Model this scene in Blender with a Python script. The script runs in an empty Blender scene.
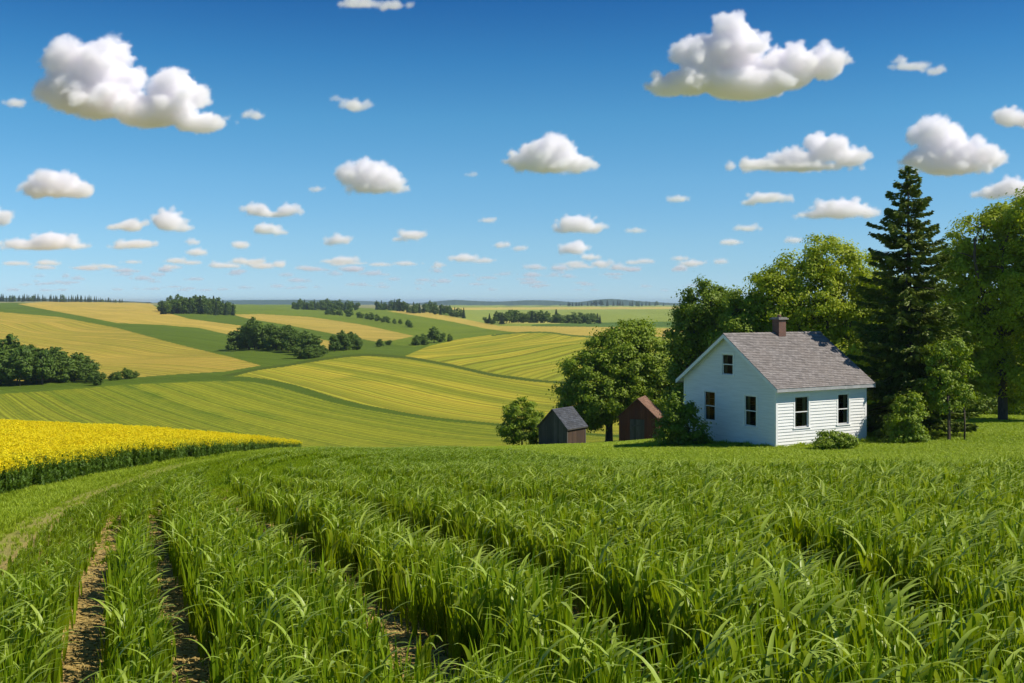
import bpy, bmesh, math, random
import numpy as np
from mathutils import Vector, Matrix, Euler
R = math.radians
rng = np.random.default_rng(7)
random.seed(7)
scene = bpy.context.scene
col = scene.collection

# ------------------------------------------------------------------ camera, world, sun
F, CX, HY = 1100.0, 512.0, 301.0          # focal length in pixels of a 1024 px wide frame, centre column, horizon row
cam_d = bpy.data.cameras.new('camera')
cam_d.sensor_width = 36.0
cam_d.lens = F / 1024 * 36.0
cam_d.shift_y = -(341.5 - HY) / 1024.0
cam_d.clip_start = 0.2
cam_d.clip_end = 250000.0
cam = bpy.data.objects.new('camera', cam_d)
col.objects.link(cam)
cam.location = (0, 0, 0)
cam.rotation_euler = (R(90), 0, 0)
scene.camera = cam

SUN_AZ, SUN_EL = R(-13), R(47)              # azimuth counted from +X towards +Y
sun_dir = Vector((math.cos(SUN_AZ) * math.cos(SUN_EL), math.sin(SUN_AZ) * math.cos(SUN_EL), math.sin(SUN_EL)))
world = bpy.data.worlds.new('World')
scene.world = world
world.use_nodes = True
wn, wl = world.node_tree.nodes, world.node_tree.links
wn.clear()
sky = wn.new('ShaderNodeTexSky')
sky.sky_type = 'NISHITA'
sky.sun_disc = False
sky.sun_elevation = SUN_EL
sky.sun_rotation = math.pi / 2 - SUN_AZ
sky.altitude = 300
sky.air_density = 0.7
sky.dust_density = 0.0
sky.ozone_density = 8.0
bg = wn.new('ShaderNodeBackground')
bg.inputs['Strength'].default_value = 0.095
wo = wn.new('ShaderNodeOutputWorld')
grd = wn.new('ShaderNodeValToRGB')          # how deep the clear blue is, by height above the horizon
grd.color_ramp.elements.remove(grd.color_ramp.elements[1])
for i_, (p_, c_) in enumerate([(0.0, (0.5113, 0.5867, 0.682)), (0.0282, (0.5366, 0.6146, 0.6305)), (0.0554, (0.5721, 0.6665, 0.6333)), (0.1093, (0.5345, 0.7304, 0.6678)), (0.1624, (0.4115, 0.7259, 0.6778)), (0.214, (0.2505, 0.6026, 0.6477)), (0.2639, (0.1429, 0.4438, 0.5787))]):
    e_ = grd.color_ramp.elements[0] if i_ == 0 else grd.color_ramp.elements.new(p_)
    e_.position = p_; e_.color = (*c_, 1)
tcw = wn.new('ShaderNodeTexCoord'); spw = wn.new('ShaderNodeSeparateXYZ'); wl.new(tcw.outputs['Generated'], spw.inputs[0]); wl.new(spw.outputs[2], grd.inputs[0])
mlw = wn.new('ShaderNodeVectorMath'); mlw.operation = 'MULTIPLY'; wl.new(sky.outputs[0], mlw.inputs[0]); wl.new(grd.outputs[0], mlw.inputs[1])
scw = wn.new('ShaderNodeVectorMath'); scw.operation = 'SCALE'; scw.inputs['Scale'].default_value = 1.6; wl.new(mlw.outputs[0], scw.inputs[0])
wl.new(scw.outputs[0], bg.inputs[0])
wl.new(bg.outputs[0], wo.inputs['Surface'])
sun_d = bpy.data.lights.new('sun', 'SUN')
sun_d.energy = 4.8
sun_d.angle = R(0.5)
sun_d.color = (1.0, 0.93, 0.82)
sun = bpy.data.objects.new('sun', sun_d)
col.objects.link(sun)
sun.rotation_euler = sun_dir.to_track_quat('Z', 'Y').to_euler()

scene.view_settings.view_transform = 'Standard'
scene.view_settings.look = 'None'
scene.view_settings.exposure = 0.25
scene.view_settings.gamma = 1.0
scene.render.engine = 'CYCLES'
cy = scene.cycles
cy.use_denoising = True
cy.max_bounces = 26
cy.diffuse_bounces = 3
cy.glossy_bounces = 3
cy.transmission_bounces = 4
cy.transparent_max_bounces = 16
cy.volume_bounces = 24
cy.use_adaptive_sampling = True
cy.adaptive_threshold = 0.015
cy.caustics_reflective = False
cy.caustics_refractive = False

CLOUDS_ON, HAZE_ON, HAZE_D = True, True, 0.00008
# ------------------------------------------------------------------ helpers
def tag(o, label=None, cat=None, group=None, kind=None):
    if label: o['label'] = label
    if cat: o['category'] = cat
    if group: o['group'] = group
    if kind: o['kind'] = kind
    return o

def empty(name, loc=(0, 0, 0), rz=0.0):
    o = bpy.data.objects.new(name, None)
    o.location = loc
    o.rotation_euler = (0, 0, rz)
    o.empty_display_size = 0.2
    col.objects.link(o)
    return o

def link_mesh(name, me, mat=None, parent=None):
    o = bpy.data.objects.new(name, me)
    if mat is not None and not me.materials: me.materials.append(mat)
    col.objects.link(o)
    if parent is not None: o.parent = parent
    return o

def np_mesh(name, verts, faces, smooth=False):
    """verts (N,3); faces (M,k) all of one size"""
    verts = np.asarray(verts, dtype=np.float32); faces = np.asarray(faces, dtype=np.int32)
    me = bpy.data.meshes.new(name)
    me.vertices.add(len(verts)); me.vertices.foreach_set('co', verts.ravel())
    k = faces.shape[1]
    me.loops.add(faces.size); me.loops.foreach_set('vertex_index', faces.ravel())
    me.polygons.add(len(faces))
    me.polygons.foreach_set('loop_start', np.arange(0, faces.size, k, dtype=np.int32))
    me.polygons.foreach_set('use_smooth', np.full(len(faces), smooth))
    me.update(calc_edges=True)
    return me

class MB:
    """collects boxes, quads and tubes and links them as one mesh"""
    def __init__(s): s.v = []; s.f = []
    def add(s, vs, fs):
        b = len(s.v); s.v += [tuple(v) for v in vs]; s.f += [tuple(b + i for i in f) for f in fs]
    def quad(s, a, b, c, d): s.add([a, b, c, d], [(0, 1, 2, 3)])
    def box(s, o, ux, uy, uz):
        """box from corner o with edge vectors"""
        o, ux, uy, uz = map(Vector, (o, ux, uy, uz))
        p = [o, o + ux, o + ux + uy, o + uy]; q = [x + uz for x in p]
        s.add(p + q, [(3, 2, 1, 0), (4, 5, 6, 7), (0, 1, 5, 4), (1, 2, 6, 5), (2, 3, 7, 6), (3, 0, 4, 7)])
    def tube(s, pts, rads, n=8, cap=True):
        pts = [Vector(p) for p in pts]
        rings = []
        ref = Vector((0.31, 0.17, 0.93)).normalized()
        for i, p in enumerate(pts):
            t = (pts[min(i + 1, len(pts) - 1)] - pts[max(i - 1, 0)]).normalized()
            a = t.cross(ref)
            if a.length < 0.15: a = t.cross(Vector((1, 0, 0)))
            a.normalize(); b = t.cross(a).normalized()
            rings.append([p + (a * math.cos(2 * math.pi * k / n) + b * math.sin(2 * math.pi * k / n)) * rads[i] for k in range(n)])
        base = len(s.v)
        for r in rings: s.v += [tuple(v) for v in r]
        for i in range(len(rings) - 1):
            for k in range(n):
                s.f.append((base + i * n + k, base + i * n + (k + 1) % n, base + (i + 1) * n + (k + 1) % n, base + (i + 1) * n + k))
        if cap:
            s.f.append(tuple(base + k for k in range(n))[::-1])
            s.f.append(tuple(base + (len(rings) - 1) * n + k for k in range(n)))
    def mesh(s, name, smooth=False):
        me = bpy.data.meshes.new(name); me.from_pydata(s.v, [], s.f); me.update()
        if smooth:
            for p in me.polygons: p.use_smooth = True
        return me
    def build(s, name, mat, parent=None, smooth=False):
        return link_mesh(name, s.mesh(name, smooth), mat, parent)

# ------------------------------------------------------------------ node helpers
def new_mat(name):
    m = bpy.data.materials.new(name); m.use_nodes = True
    nt = m.node_tree; nt.nodes.clear()
    out = nt.nodes.new('ShaderNodeOutputMaterial')
    return m, nt.nodes, nt.links, out

def N(nodes, t, **kw):
    n = nodes.new(t)
    for k, v in kw.items():
        if k.startswith('i_'): n.inputs[k[2:].replace('_', ' ')].default_value = v
        else: setattr(n, k, v)
    return n

def mathn(nodes, links, op, a, b=None, clamp=False):
    n = nodes.new('ShaderNodeMath'); n.operation = op; n.use_clamp = clamp
    for i, x in enumerate((a, b)):
        if x is None: continue
        if isinstance(x, (int, float)): n.inputs[i].default_value = x
        else: links.new(x, n.inputs[i])
    return n.outputs[0]

def mixc(nodes, links, fac, a, b, blend='MIX'):
    n = nodes.new('ShaderNodeMix'); n.data_type = 'RGBA'; n.blend_type = blend; n.clamp_factor = True
    for i, x in ((0, fac), (6, a), (7, b)):
        if isinstance(x, (int, float)): n.inputs[i].default_value = x
        elif isinstance(x, (tuple, list)): n.inputs[i].default_value = (*x[:3], 1)
        else: links.new(x, n.inputs[i])
    return n.outputs[2]

def noise(nodes, links, scale, detail=3, rough=0.55, vec=None, dim='3D', w=None):
    n = nodes.new('ShaderNodeTexNoise'); n.noise_dimensions = dim
    n.inputs['Scale'].default_value = scale; n.inputs['Detail'].default_value = detail; n.inputs['Roughness'].default_value = rough
    if vec is not None: links.new(vec, n.inputs['Vector'])
    if w is not None: links.new(w, n.inputs['W'])
    return n.outputs[0]

def ramp(nodes, links, fac, stops):
    n = nodes.new('ShaderNodeMapRange')
    n.inputs[1].default_value, n.inputs[2].default_value, n.inputs[3].default_value, n.inputs[4].default_value = stops
    links.new(fac, n.inputs[0]); return n.outputs[0]

def simple_mat(name, c1, c2=None, scale=5.0, rough=0.8, bump=0.0, spec=0.3, stretch=(1, 1, 1), contrast=(0.35, 0.65)):
    m, nd, lk, out = new_mat(name)
    b = N(nd, 'ShaderNodeBsdfPrincipled'); b.inputs['Roughness'].default_value = rough
    b.inputs['Specular IOR Level'].default_value = spec
    tc = nd.new('ShaderNodeTexCoord'); mp = nd.new('ShaderNodeMapping'); mp.inputs['Scale'].default_value = stretch
    lk.new(tc.outputs['Object'], mp.inputs[0])
    f = ramp(nd, lk, noise(nd, lk, scale, 5, 0.6, mp.outputs[0]), (*contrast, 0, 1))
    lk.new(mixc(nd, lk, f, c1, c2 or c1), b.inputs['Base Color'])
    if bump:
        bp = nd.new('ShaderNodeBump'); bp.inputs['Strength'].default_value = bump; bp.inputs['Distance'].default_value = 0.02
        lk.new(noise(nd, lk, scale * 3, 4, 0.6, mp.outputs[0]), bp.inputs['Height']); lk.new(bp.outputs[0], b.inputs['Normal'])
    lk.new(b.outputs[0], out.inputs[0])
    return m

def leaf_mat(name, c1, c2, trans=0.35, rough=0.5, spec=0.25, tcol=None, nscale=0.6, use_random='island', wash=0.0):
    """leaves: colour varies leaf by leaf and in patches; part of the light passes through"""
    m, nd, lk, out = new_mat(name)
    g = nd.new('ShaderNodeNewGeometry'); oi = nd.new('ShaderNodeObjectInfo')
    r1 = g.outputs['Random Per Island'] if use_random == 'island' else oi.outputs['Random']
    nz = noise(nd, lk, nscale, 2, 0.5, g.outputs['Position'])
    f = mathn(nd, lk, 'ADD', mathn(nd, lk, 'MULTIPLY', r1, 0.55), mathn(nd, lk, 'SUBTRACT', nz, 0.25), clamp=True)
    c = mixc(nd, lk, f, c1, c2)
    if use_random != 'island':
        v = mathn(nd, lk, 'ADD', 0.75, mathn(nd, lk, 'MULTIPLY', g.outputs['Random Per Island'], 0.5))
        hv = nd.new('ShaderNodeHueSaturation'); lk.new(v, hv.inputs['Value']); lk.new(c, hv.inputs['Color']); c = hv.outputs[0]
    b = N(nd, 'ShaderNodeBsdfPrincipled'); b.inputs['Roughness'].default_value = rough
    b.inputs['Specular IOR Level'].default_value = spec
    lk.new(c, b.inputs['Base Color'])
    t = nd.new('ShaderNodeBsdfTranslucent')
    tc = mixc(nd, lk, 1.0, c, tcol or (1.3, 1.25, 0.5), 'MULTIPLY')
    lk.new(tc, t.inputs['Color'])
    mx = nd.new('ShaderNodeMixShader'); mx.inputs[0].default_value = trans
    lk.new(b.outputs[0], mx.inputs[1]); lk.new(t.outputs[0], mx.inputs[2]); lk.new(mx.outputs[0], out.inputs[0])
    return m

# ------------------------------------------------------------------ the lie of the land: metres below the eye, by bearing and distance
BEAR = [-400, 0, 100, 200, 300, 400, 500, 600, 700, 860, 1024, 1424]
LAND = {
 1:    [3.3]*12,
 6:    [3.35]*12,
 10:   [3.5]*12,
 15:   [3.95]*12,
 25:   [5.0, 5.0, 4.95, 4.9, 4.9, 4.9, 4.9, 4.9, 4.9, 4.85, 4.8, 4.7],
 36:   [6.5, 6.5, 6.4, 6.2, 6.1, 6.05, 6.0, 5.95, 5.9, 5.8, 5.75, 5.6],
 48:   [7.4, 7.4, 7.35, 7.25, 7.2, 7.15, 7.1, 7.0, 6.9, 6.8, 6.65, 6.3],
 54:   [7.8, 7.8, 7.8, 7.75, 7.7, 7.65, 7.6, 7.5, 7.35, 7.25, 7.1, 6.7],
 60:   [8.2, 8.2, 8.2, 8.2, 8.2, 8.2, 8.2, 8.1, 7.6, 7.35, 7.3, 7.0],
 70:   [8.8, 8.85, 9.0, 9.2, 9.35, 9.4, 9.35, 9.15, 8.5, 7.8, 7.8, 7.6],
 78:   [9.9, 10.0, 10.2, 10.8, 11.2, 10.9, 10.35, 10.25, 9.85, 8.4, 8.3, 8.0],
 90:   [13, 13, 13, 13.2, 13.5, 13.2, 12.2, 11.5, 11, 9.6, 9, 8.5],
 110:  [17, 17, 17, 17, 17, 16.5, 15.5, 14, 13, 11, 10, 9],
 143:  [19.2, 19.2, 19.1, 19.0, 18.9, 18.6, 18, 17, 16, 14, 12, 10],
 200:  [19.5, 19.5, 19.5, 19.6, 19.4, 18.8, 18.6, 18, 17, 15, 13, 11],
 260:  [19, 18.9, 18.8, 18.4, 17.6, 16.4, 16.8, 17, 16, 14, 12, 10],
 330:  [18.9, 18.8, 18.6, 18.0, 16.8, 15.6, 17.3, 17.6, 16, 14, 12, 10],
 420:  [17.6, 17.5, 17.3, 17.0, 17.0, 18.2, 16.8, 16.2, 15, 13, 11, 9],
 520:  [15.2, 15, 15.2, 15.8, 16.8, 17.2, 14.7, 14.4, 14, 12, 10, 8],
 700:  [11.2, 11, 11.8, 12.8, 14.5, 16, 17.0, 16.5, 15, 12, 10, 8],
 1000: [7.2, 7, 8.5, 10.5, 12, 12.5, 17, 17, 15, 12, 10, 8],
 1400: [3.2, 3.2, 5, 8, 11, 10.5, 16.5, 16.5, 14, 12, 10, 8],
 2000: [1.5, 1.5, 2.5, 7, 9.5, 9.5, 15, 15, 13, 12, 10, 8],
 3000: [3, 3, 4, 9, 11, 11, 14.5, 14.5, 13, 12, 10, 9],
 6000: [20, 20, 20, 20, 21, 21, 22, 22, 22, 20, 20, 20],
 20000:[42]*12,
}
_PX = np.arange(-400, 1425, 8.0); _L = np.arange(0, math.log(20001) + 0.01, 0.01)
_rows = np.array([np.interp(_PX, BEAR, LAND[k]) for k in sorted(LAND)])
_lk = np.log(sorted(LAND))
_T = np.array([np.interp(_L, _lk, _rows[:, j]) for j in range(len(_PX))]).T        # (L, px)
def _blur(a, s, axis):
    r = int(3 * s); k = np.exp(-0.5 * (np.arange(-r, r + 1) / s) ** 2); k /= k.sum()
    pad = [(0, 0), (0, 0)]; pad[axis] = (r, r)
    return np.apply_along_axis(lambda m: np.convolve(m, k, 'valid'), axis, np.pad(a, pad, mode='edge'))
_T = _blur(_blur(_T, 5.0, 0), 5.0, 1)

def land_z(X, Y):
    X = np.asarray(X, float); Y = np.asarray(Y, float)
    r = np.hypot(X, Y); Ye = np.maximum(np.maximum(Y, 0.25 * r), 1.0)
    px = np.clip(CX + F * X / Ye, -400, 1423.9); L = np.clip(np.log(Ye), 0, _L[-1] - 0.011)
    i = L / 0.01; i0 = i.astype(int); fi = i - i0
    j = (px + 400) / 8; j0 = np.minimum(j.astype(int), len(_PX) - 2); fj = j - j0
    h = (_T[i0, j0] * (1 - fi) + _T[i0 + 1, j0] * fi) * (1 - fj) + (_T[i0, j0 + 1] * (1 - fi) + _T[i0 + 1, j0 + 1] * fi) * fj
    amp = np.clip((Y - 120) / 160, 0, 1) * 1.05
    b = amp * (0.55 * np.sin(X / 15 + np.sin(Y / 41) * 1.3) + 0.9 * np.sin(Y / 30 + X / 42 + 1.0) * np.sin(X / 27 + 0.5))
    b += 0.03 * np.sin(X / 1.9 + 0.4 * np.sin(Y / 2.7)) * np.sin(Y / 2.3 + 1.1)
    return -h + b

_YS = np.exp(np.arange(math.log(4), math.log(19000), 0.004))
def hit(px, py):
    """the first point of the land seen along a bearing (px) and dip (py)"""
    k = (px - CX) / F
    z = land_z(_YS * k, _YS); ray = -(py - HY) * _YS / F
    ok = np.nonzero(z >= ray)[0]
    i = ok[0] if len(ok) else len(_YS) - 1
    if i > 0 and len(ok):
        a = z[i - 1] - ray[i - 1]; b = z[i] - ray[i]; t = -a / (b - a + 1e-12)
        Y = _YS[i - 1] + t * (_YS[i] - _YS[i - 1])
    else: Y = _YS[i]
    return float(k * Y), float(Y)

def at(px, d):
    """a point on the land by bearing and distance"""
    X = (px - CX) / F * d
    return Vector((X, d, float(land_z(X, d))))

def in_poly(x, y, poly):
    x = np.asarray(x); y = np.asarray(y); c = np.zeros(x.shape, bool)
    n = len(poly); j = n - 1
    for i in range(n):
        xi, yi = poly[i]; xj, yj = poly[j]
        if yi != yj:
            c ^= ((yi > y) != (yj > y)) & (x < (xj - xi) * (y - yi) / (yj - yi) + xi)
        j = i
    return c

def line_dist(x, y, pts):
    """distance of points to a polyline"""
    x = np.asarray(x, float); y = np.asarray(y, float); best = np.full(x.shape, 1e9)
    for (ax, ay), (bx, by) in zip(pts[:-1], pts[1:]):
        dx, dy = bx - ax, by - ay
        t = np.clip(((x - ax) * dx + (y - ay) * dy) / (dx * dx + dy * dy + 1e-9), 0, 1)
        best = np.minimum(best, np.hypot(x - ax - t * dx, y - ay - t * dy))
    return best

def smooth_line(pts, n=6):
    out = []
    P = [pts[0]] + list(pts) + [pts[-1]]
    for i in range(1, len(P) - 2):
        p0, p1, p2, p3 = map(np.array, P[i - 1:i + 3])
        for t in np.linspace(0, 1, n, endpoint=False):
            out.append(0.5 * ((2 * p1) + (-p0 + p2) * t + (2 * p0 - 5 * p1 + 4 * p2 - p3) * t * t + (-p0 + 3 * p1 - 3 * p2 + p3) * t ** 3))
    out.append(np.array(P[-2]))
    return [tuple(map(float, p)) for p in out]

def ground_line(pts): return smooth_line([hit(*p) for p in pts], 5)

TRACK_A = ground_line([(70, 760), (82, 683), (88, 640), (95, 600), (104, 565), (113, 535), (124, 512), (143, 494), (170, 479), (210, 466), (250, 457)])
TRACK_B = ground_line([(196, 760), (184, 683), (175, 640), (164, 599), (157, 565), (155, 540), (156, 520), (163, 503), (174, 488), (192, 476), (225, 464), (265, 456)])
VERGE_TRACK = ground_line([(-60, 610), (-25, 582), (5, 560), (25, 541), (45, 526), (62, 514), (88, 499), (125, 484), (162, 471), (205, 461), (250, 455)])
VERGE_TRACK_2 = ground_line([(-60, 570), (0, 535), (50, 508), (100, 485), (150, 470), (200, 460)])
FURROWS = [ground_line(l) for l in (
    [(470, 740), (425, 690), (398, 659), (374, 635), (341, 611), (311, 585), (278, 558), (249, 534), (231, 517), (219, 498), (214, 482), (222, 468), (250, 459)],
    [(660, 740), (600, 675), (560, 640), (520, 610), (480, 588), (440, 569), (400, 551), (362, 538), (332, 527), (300, 515), (268, 501), (250, 487), (244, 476), (256, 465), (285, 458)],
    [(960, 700), (880, 640), (814, 603), (752, 576), (678, 559), (634, 550), (582, 541), (532, 532), (488, 522), (440, 514), (390, 508), (350, 502), (317, 495), (284, 486), (270, 476), (282, 467), (310, 459)],
    [(1090, 560), (960, 535), (800, 520), (650, 512), (540, 508), (450, 501), (375, 490), (330, 482), (303, 475), (305, 466), (330, 460)],
    [(120, 760), (128, 683), (131, 640), (133, 600)][:0] or [(600, 492), (500, 488), (420, 481), (365, 473), (345, 467), (360, 461)],
)]
CANOLA = [(-420, 640), (-200, 560), (-60, 514), (0, 499), (45, 488), (90, 479), (130, 470), (180, 462), (240, 454), (300, 450), (300, 440), (-420, 430)]
CROP = [(-120, 640), (-60, 610), (5, 562), (25, 543), (45, 528), (62, 516), (88, 501), (125, 486), (162, 473), (212, 462), (262, 454), (330, 449.5), (400, 447), (480, 451), (520, 455), (560, 461), (620, 471), (700, 481), (780, 484), (900, 482), (1024, 479), (1200, 474), (1300, 1200), (-300, 1200)]

# ------------------------------------------------------------------ land colours, field by field
GREEN_B = [(-400, 402), (0, 394), (60, 390), (130, 384.5), (200, 381.5), (235, 381), (259, 382.5), (288, 388), (317, 397), (341, 404), (376, 411), (434, 420), (493, 425.5), (600, 436), (760, 440), (760, 470), (-400, 470)]
DOME_C = [(229, 378), (259, 369.5), (285, 366), (317, 360.5), (361, 355.5), (405, 358.5), (449, 366.5), (493, 376.5), (546, 382.5), (600, 385), (760, 385), (760, 440), (600, 434), (493, 423), (434, 417), (376, 407.5), (341, 400.5), (317, 393.5), (288, 385), (259, 379.5)]
TAN_D = [(-400, 300), (0, 312), (59, 317), (117, 328), (176, 344), (234, 358), (261, 365.5), (225, 371.5), (180, 374), (140, 377), (60, 381), (-400, 383)]
TAN_UP = [(18, 304), (59, 300.5), (146, 301), (158, 308), (164, 312), (190, 319), (228, 324), (273, 330), (332, 341.5), (335, 349), (317, 351.5), (288, 343), (235, 336), (200, 328), (164, 325), (117, 323), (76, 315), (38, 308)]
TAN_R8 = [(232, 314.5), (259, 314), (311, 317), (364, 325), (414, 336), (395, 340), (376, 341.5), (332, 333.5), (288, 325), (250, 319)]
GREEN_R9 = [(205, 304), (291, 304), (364, 308), (400, 310), (449, 317), (499, 329), (517, 333), (497, 336), (414, 347), (376, 342), (414, 336), (364, 325), (311, 317), (259, 314), (232, 314.5), (190, 313)]
TAN_R10 = [(387, 311), (417, 310.5), (449, 316), (499, 326), (605, 327), (700, 329), (760, 330), (760, 337), (605, 337), (560, 334), (517, 332.5), (488, 329), (449, 321)]
HILL_E = [(405, 356), (429, 346), (460, 339), (497, 334), (546, 332.5), (587, 336), (640, 338), (760, 340), (760, 385), (600, 383), (546, 380.5), (493, 373.5), (449, 363.5)]
FAR_GREEN = [(450, 305), (760, 304), (760, 332), (605, 328), (499, 327), (449, 316)]
FAR_TAN = [(236, 301), (291, 301), (291, 309), (236, 309)]
FAR_STRIP = [(450, 307.6), (760, 306.5), (760, 308.5), (450, 310)]
FAR_DARK = [(532, 324.5), (605, 322.5), (760, 320), (760, 326), (611, 327.5), (532, 327.5)]
FAR_PALE = [(500, 318), (560, 319.5), (560, 323.5), (500, 323.5)]
ROAD = smooth_line([(225, 376), (259, 369), (285, 365.5), (317, 360), (361, 355), (405, 357.5), (449, 365), (493, 375), (546, 381.5), (620, 384)], 5)
ROAD2 = smooth_line([(493, 335.5), (508, 333.5), (545, 332.3), (576, 336), (620, 338)], 5)
VERGE = smooth_line([(-400, 396), (0, 386), (60, 384), (130, 381), (200, 378.5), (235, 378.5), (259, 380.5), (288, 386.3), (317, 394.8), (341, 401.8), (376, 409), (434, 418.5), (493, 424), (600, 435), (700, 440)], 4)

TANC, TANG = (0.52, 0.355, 0.062), (0.50, 0.40, 0.050)
#  name, polygon, base colour, second colour, row normal, row scale, row strength, label
FIELDS = [
 ('far_green',  FAR_GREEN, (0.27, 0.31, 0.055), (0.20, 0.26, 0.045), (0.1, 1.0), 0.05, 0.25),
 ('far_green',  FAR_PALE,  (0.44, 0.40, 0.09),  (0.38, 0.36, 0.07),  (0.1, 1.0), 0.05, 0.2),
 ('far_green',  FAR_DARK,  (0.10, 0.17, 0.03),  (0.08, 0.14, 0.025), (0.1, 1.0), 0.05, 0.2),
 ('tan_field',  FAR_STRIP, (0.50, 0.40, 0.10), (0.44, 0.36, 0.08),  (0.1, 1.0), 0.05, 0.2),
 ('tan_field',  FAR_TAN,   (0.58, 0.42, 0.09), (0.50, 0.38, 0.07),  (0.3, 1.0), 0.05, 0.2),
 ('hill_green', GREEN_R9,  (0.115, 0.175, 0.014), (0.175, 0.22, 0.020),  (0.5, 0.86), 0.12, 0.3),
 ('tan_field',  TAN_D,     TANC, (0.33, 0.28, 0.035), (0.74, 0.67), 0.13, 0.6),
 ('tan_field',  TAN_UP,    (0.54, 0.375, 0.075), (0.38, 0.30, 0.050), (0.7, 0.7), 0.09, 0.45),
 ('tan_field',  TAN_R8,    (0.52, 0.365, 0.075), (0.36, 0.29, 0.05), (0.6, 0.8), 0.12, 0.45),
 ('tan_field',  TAN_R10,   (0.50, 0.37, 0.075), (0.40, 0.32, 0.06), (0.5, 0.86), 0.12, 0.3),
 ('olive_hill', HILL_E,    (0.52, 0.40, 0.038), (0.25, 0.27, 0.020), (-0.93, 0.36), 0.060, 0.65),
 ('olive_hill', DOME_C,    (0.47, 0.39, 0.034), (0.26, 0.275, 0.020), (0.88, 0.47), 0.15, 0.66),
 ('green_field', GREEN_B,  (0.125, 0.185, 0.010), (0.27, 0.285, 0.018), (0.86, 0.51), 0.26, 0.62),
]
SOIL = (0.36, 0.25, 0.065)
def land_colour(X, Y):
    """surface colour, second colour, row coordinate, row strength, field index"""
    n = len(X)
    Ye = np.maximum(Y, 1.0); px = CX + F * X / Ye; z = land_z(X, Y); py = HY - z * F / Ye
    A = np.tile(np.array((0.118, 0.175, 0.014)), (n, 1)); B = np.tile(np.array((0.085, 0.130, 0.012)), (n, 1)); A[Y > 1500] = (0.27, 0.26, 0.12); B[Y > 1500] = (0.20, 0.22, 0.09)
    row = 0.7 * X * 0.1 + 0.7 * Y * 0.1; amp = np.full(n, 0.3); fid = np.full(n, 1)
    far = Y > np.where(px < 620, 88, 150)
    names = ['ground', 'valley_grass', 'far_green', 'tan_field', 'hill_green', 'olive_hill', 'green_field', 'lawn', 'verge']
    for (nm, poly, a, b, nv, rs, am) in FIELDS:
        m = far & in_poly(px, py, poly)
        if nm == 'green_field': m &= Y < 300
        if nm == 'olive_hill' and poly is DOME_C: m &= Y < 420
        A[m] = a; B[m] = b; amp[m] = am; fid[m] = names.index(nm)
        bend = 5.0 * np.sin((X * nv[1] - Y * nv[0]) / 90.0) + 2.0 * np.sin((X * nv[1] - Y * nv[0]) / 31.0 + 1)
        row[m] = ((X * nv[0] + Y * nv[1] + bend) * rs)[m]
    if True:
        m = far & (line_dist(px, py * 2.2, [(a, b * 2.2) for a, b in ROAD]) < 2.6) & (Y < 600); A[m] = (0.085, 0.12, 0.012); B[m] = (0.065, 0.095, 0.010); fid[m] = 1; amp[m] = 0.2
        m = far & (line_dist(px, py * 2.2, [(a, b * 2.2) for a, b in ROAD2]) < 1.6); A[m] = (0.11, 0.16, 0.02); B[m] = (0.09, 0.14, 0.018); fid[m] = 1
        w = np.interp(px, [0, 120, 230, 300, 400, 500], [9, 6, 4.5, 6.5, 4.0, 2.6])
        m = far & (line_dist(px, py * 2.2, [(a, b * 2.2) for a, b in VERGE]) < w) & (Y < 420); A[m] = (0.095, 0.145, 0.010); B[m] = (0.075, 0.12, 0.009); fid[m] = 1; amp[m] = 0.2
    # beyond the ridge on the far left: woodland edge
    near = ~far
    inc = near & in_poly(px, py, CROP) & (Y < 76); can = near & in_poly(px, py, CANOLA) & (Y < 84)
    A[near] = (0.22, 0.31, 0.018); B[near] = (0.30, 0.36, 0.022); amp[near] = 0.0; fid[near] = names.index('lawn')
    left = near & (px < 330) & ~inc & ~can
    A[left] = (0.17, 0.27, 0.022); B[left] = (0.24, 0.32, 0.03); fid[left] = names.index('verge')
    A[inc] = SOIL; B[inc] = (0.58, 0.43, 0.13); fid[inc] = 0
    dens = inc & (Y > 22); t = np.clip((Y - 22) / 10, 0, 1)[:, None]
    A[dens] = (A * (1 - t) + np.array((0.16, 0.27, 0.014)) * t)[dens]; B[dens] = (B * (1 - t) + np.array((0.20, 0.32, 0.018)) * t)[dens]
    sf = np.nonzero(dens & (px > -40) & (px < 1064))[0]; df = np.full(len(sf), 9.0)        # shade between the rows painted into the ground colour along furrows and tracks
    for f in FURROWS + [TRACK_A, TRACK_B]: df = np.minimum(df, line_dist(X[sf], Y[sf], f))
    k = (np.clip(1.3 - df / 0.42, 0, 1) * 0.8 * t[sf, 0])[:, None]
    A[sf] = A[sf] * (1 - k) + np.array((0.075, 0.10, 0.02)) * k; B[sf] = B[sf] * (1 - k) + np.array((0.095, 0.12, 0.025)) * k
    A[can] = (0.08, 0.14, 0.02); B[can] = (0.14, 0.2, 0.03); fid[can] = names.index('verge')
    sel = np.nonzero(near & (px < 420) & (Y < 76))[0]
    d1 = line_dist(X[sel], Y[sel], VERGE_TRACK); d2 = line_dist(X[sel], Y[sel], VERGE_TRACK_2)
    for d, w, s in ((d1, 0.55, 0.75), (d2, 0.5, 0.35)):
        k = (np.exp(-(d / w) ** 2) * s * np.clip((62 - Y[sel]) / 30, 0, 1))[:, None]
        A[sel] = A[sel] * (1 - k) + np.array((0.42, 0.34, 0.11)) * k; B[sel] = B[sel] * (1 - k) + np.array((0.46, 0.36, 0.10)) * k
    return A, B, row, amp, fid, names

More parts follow.
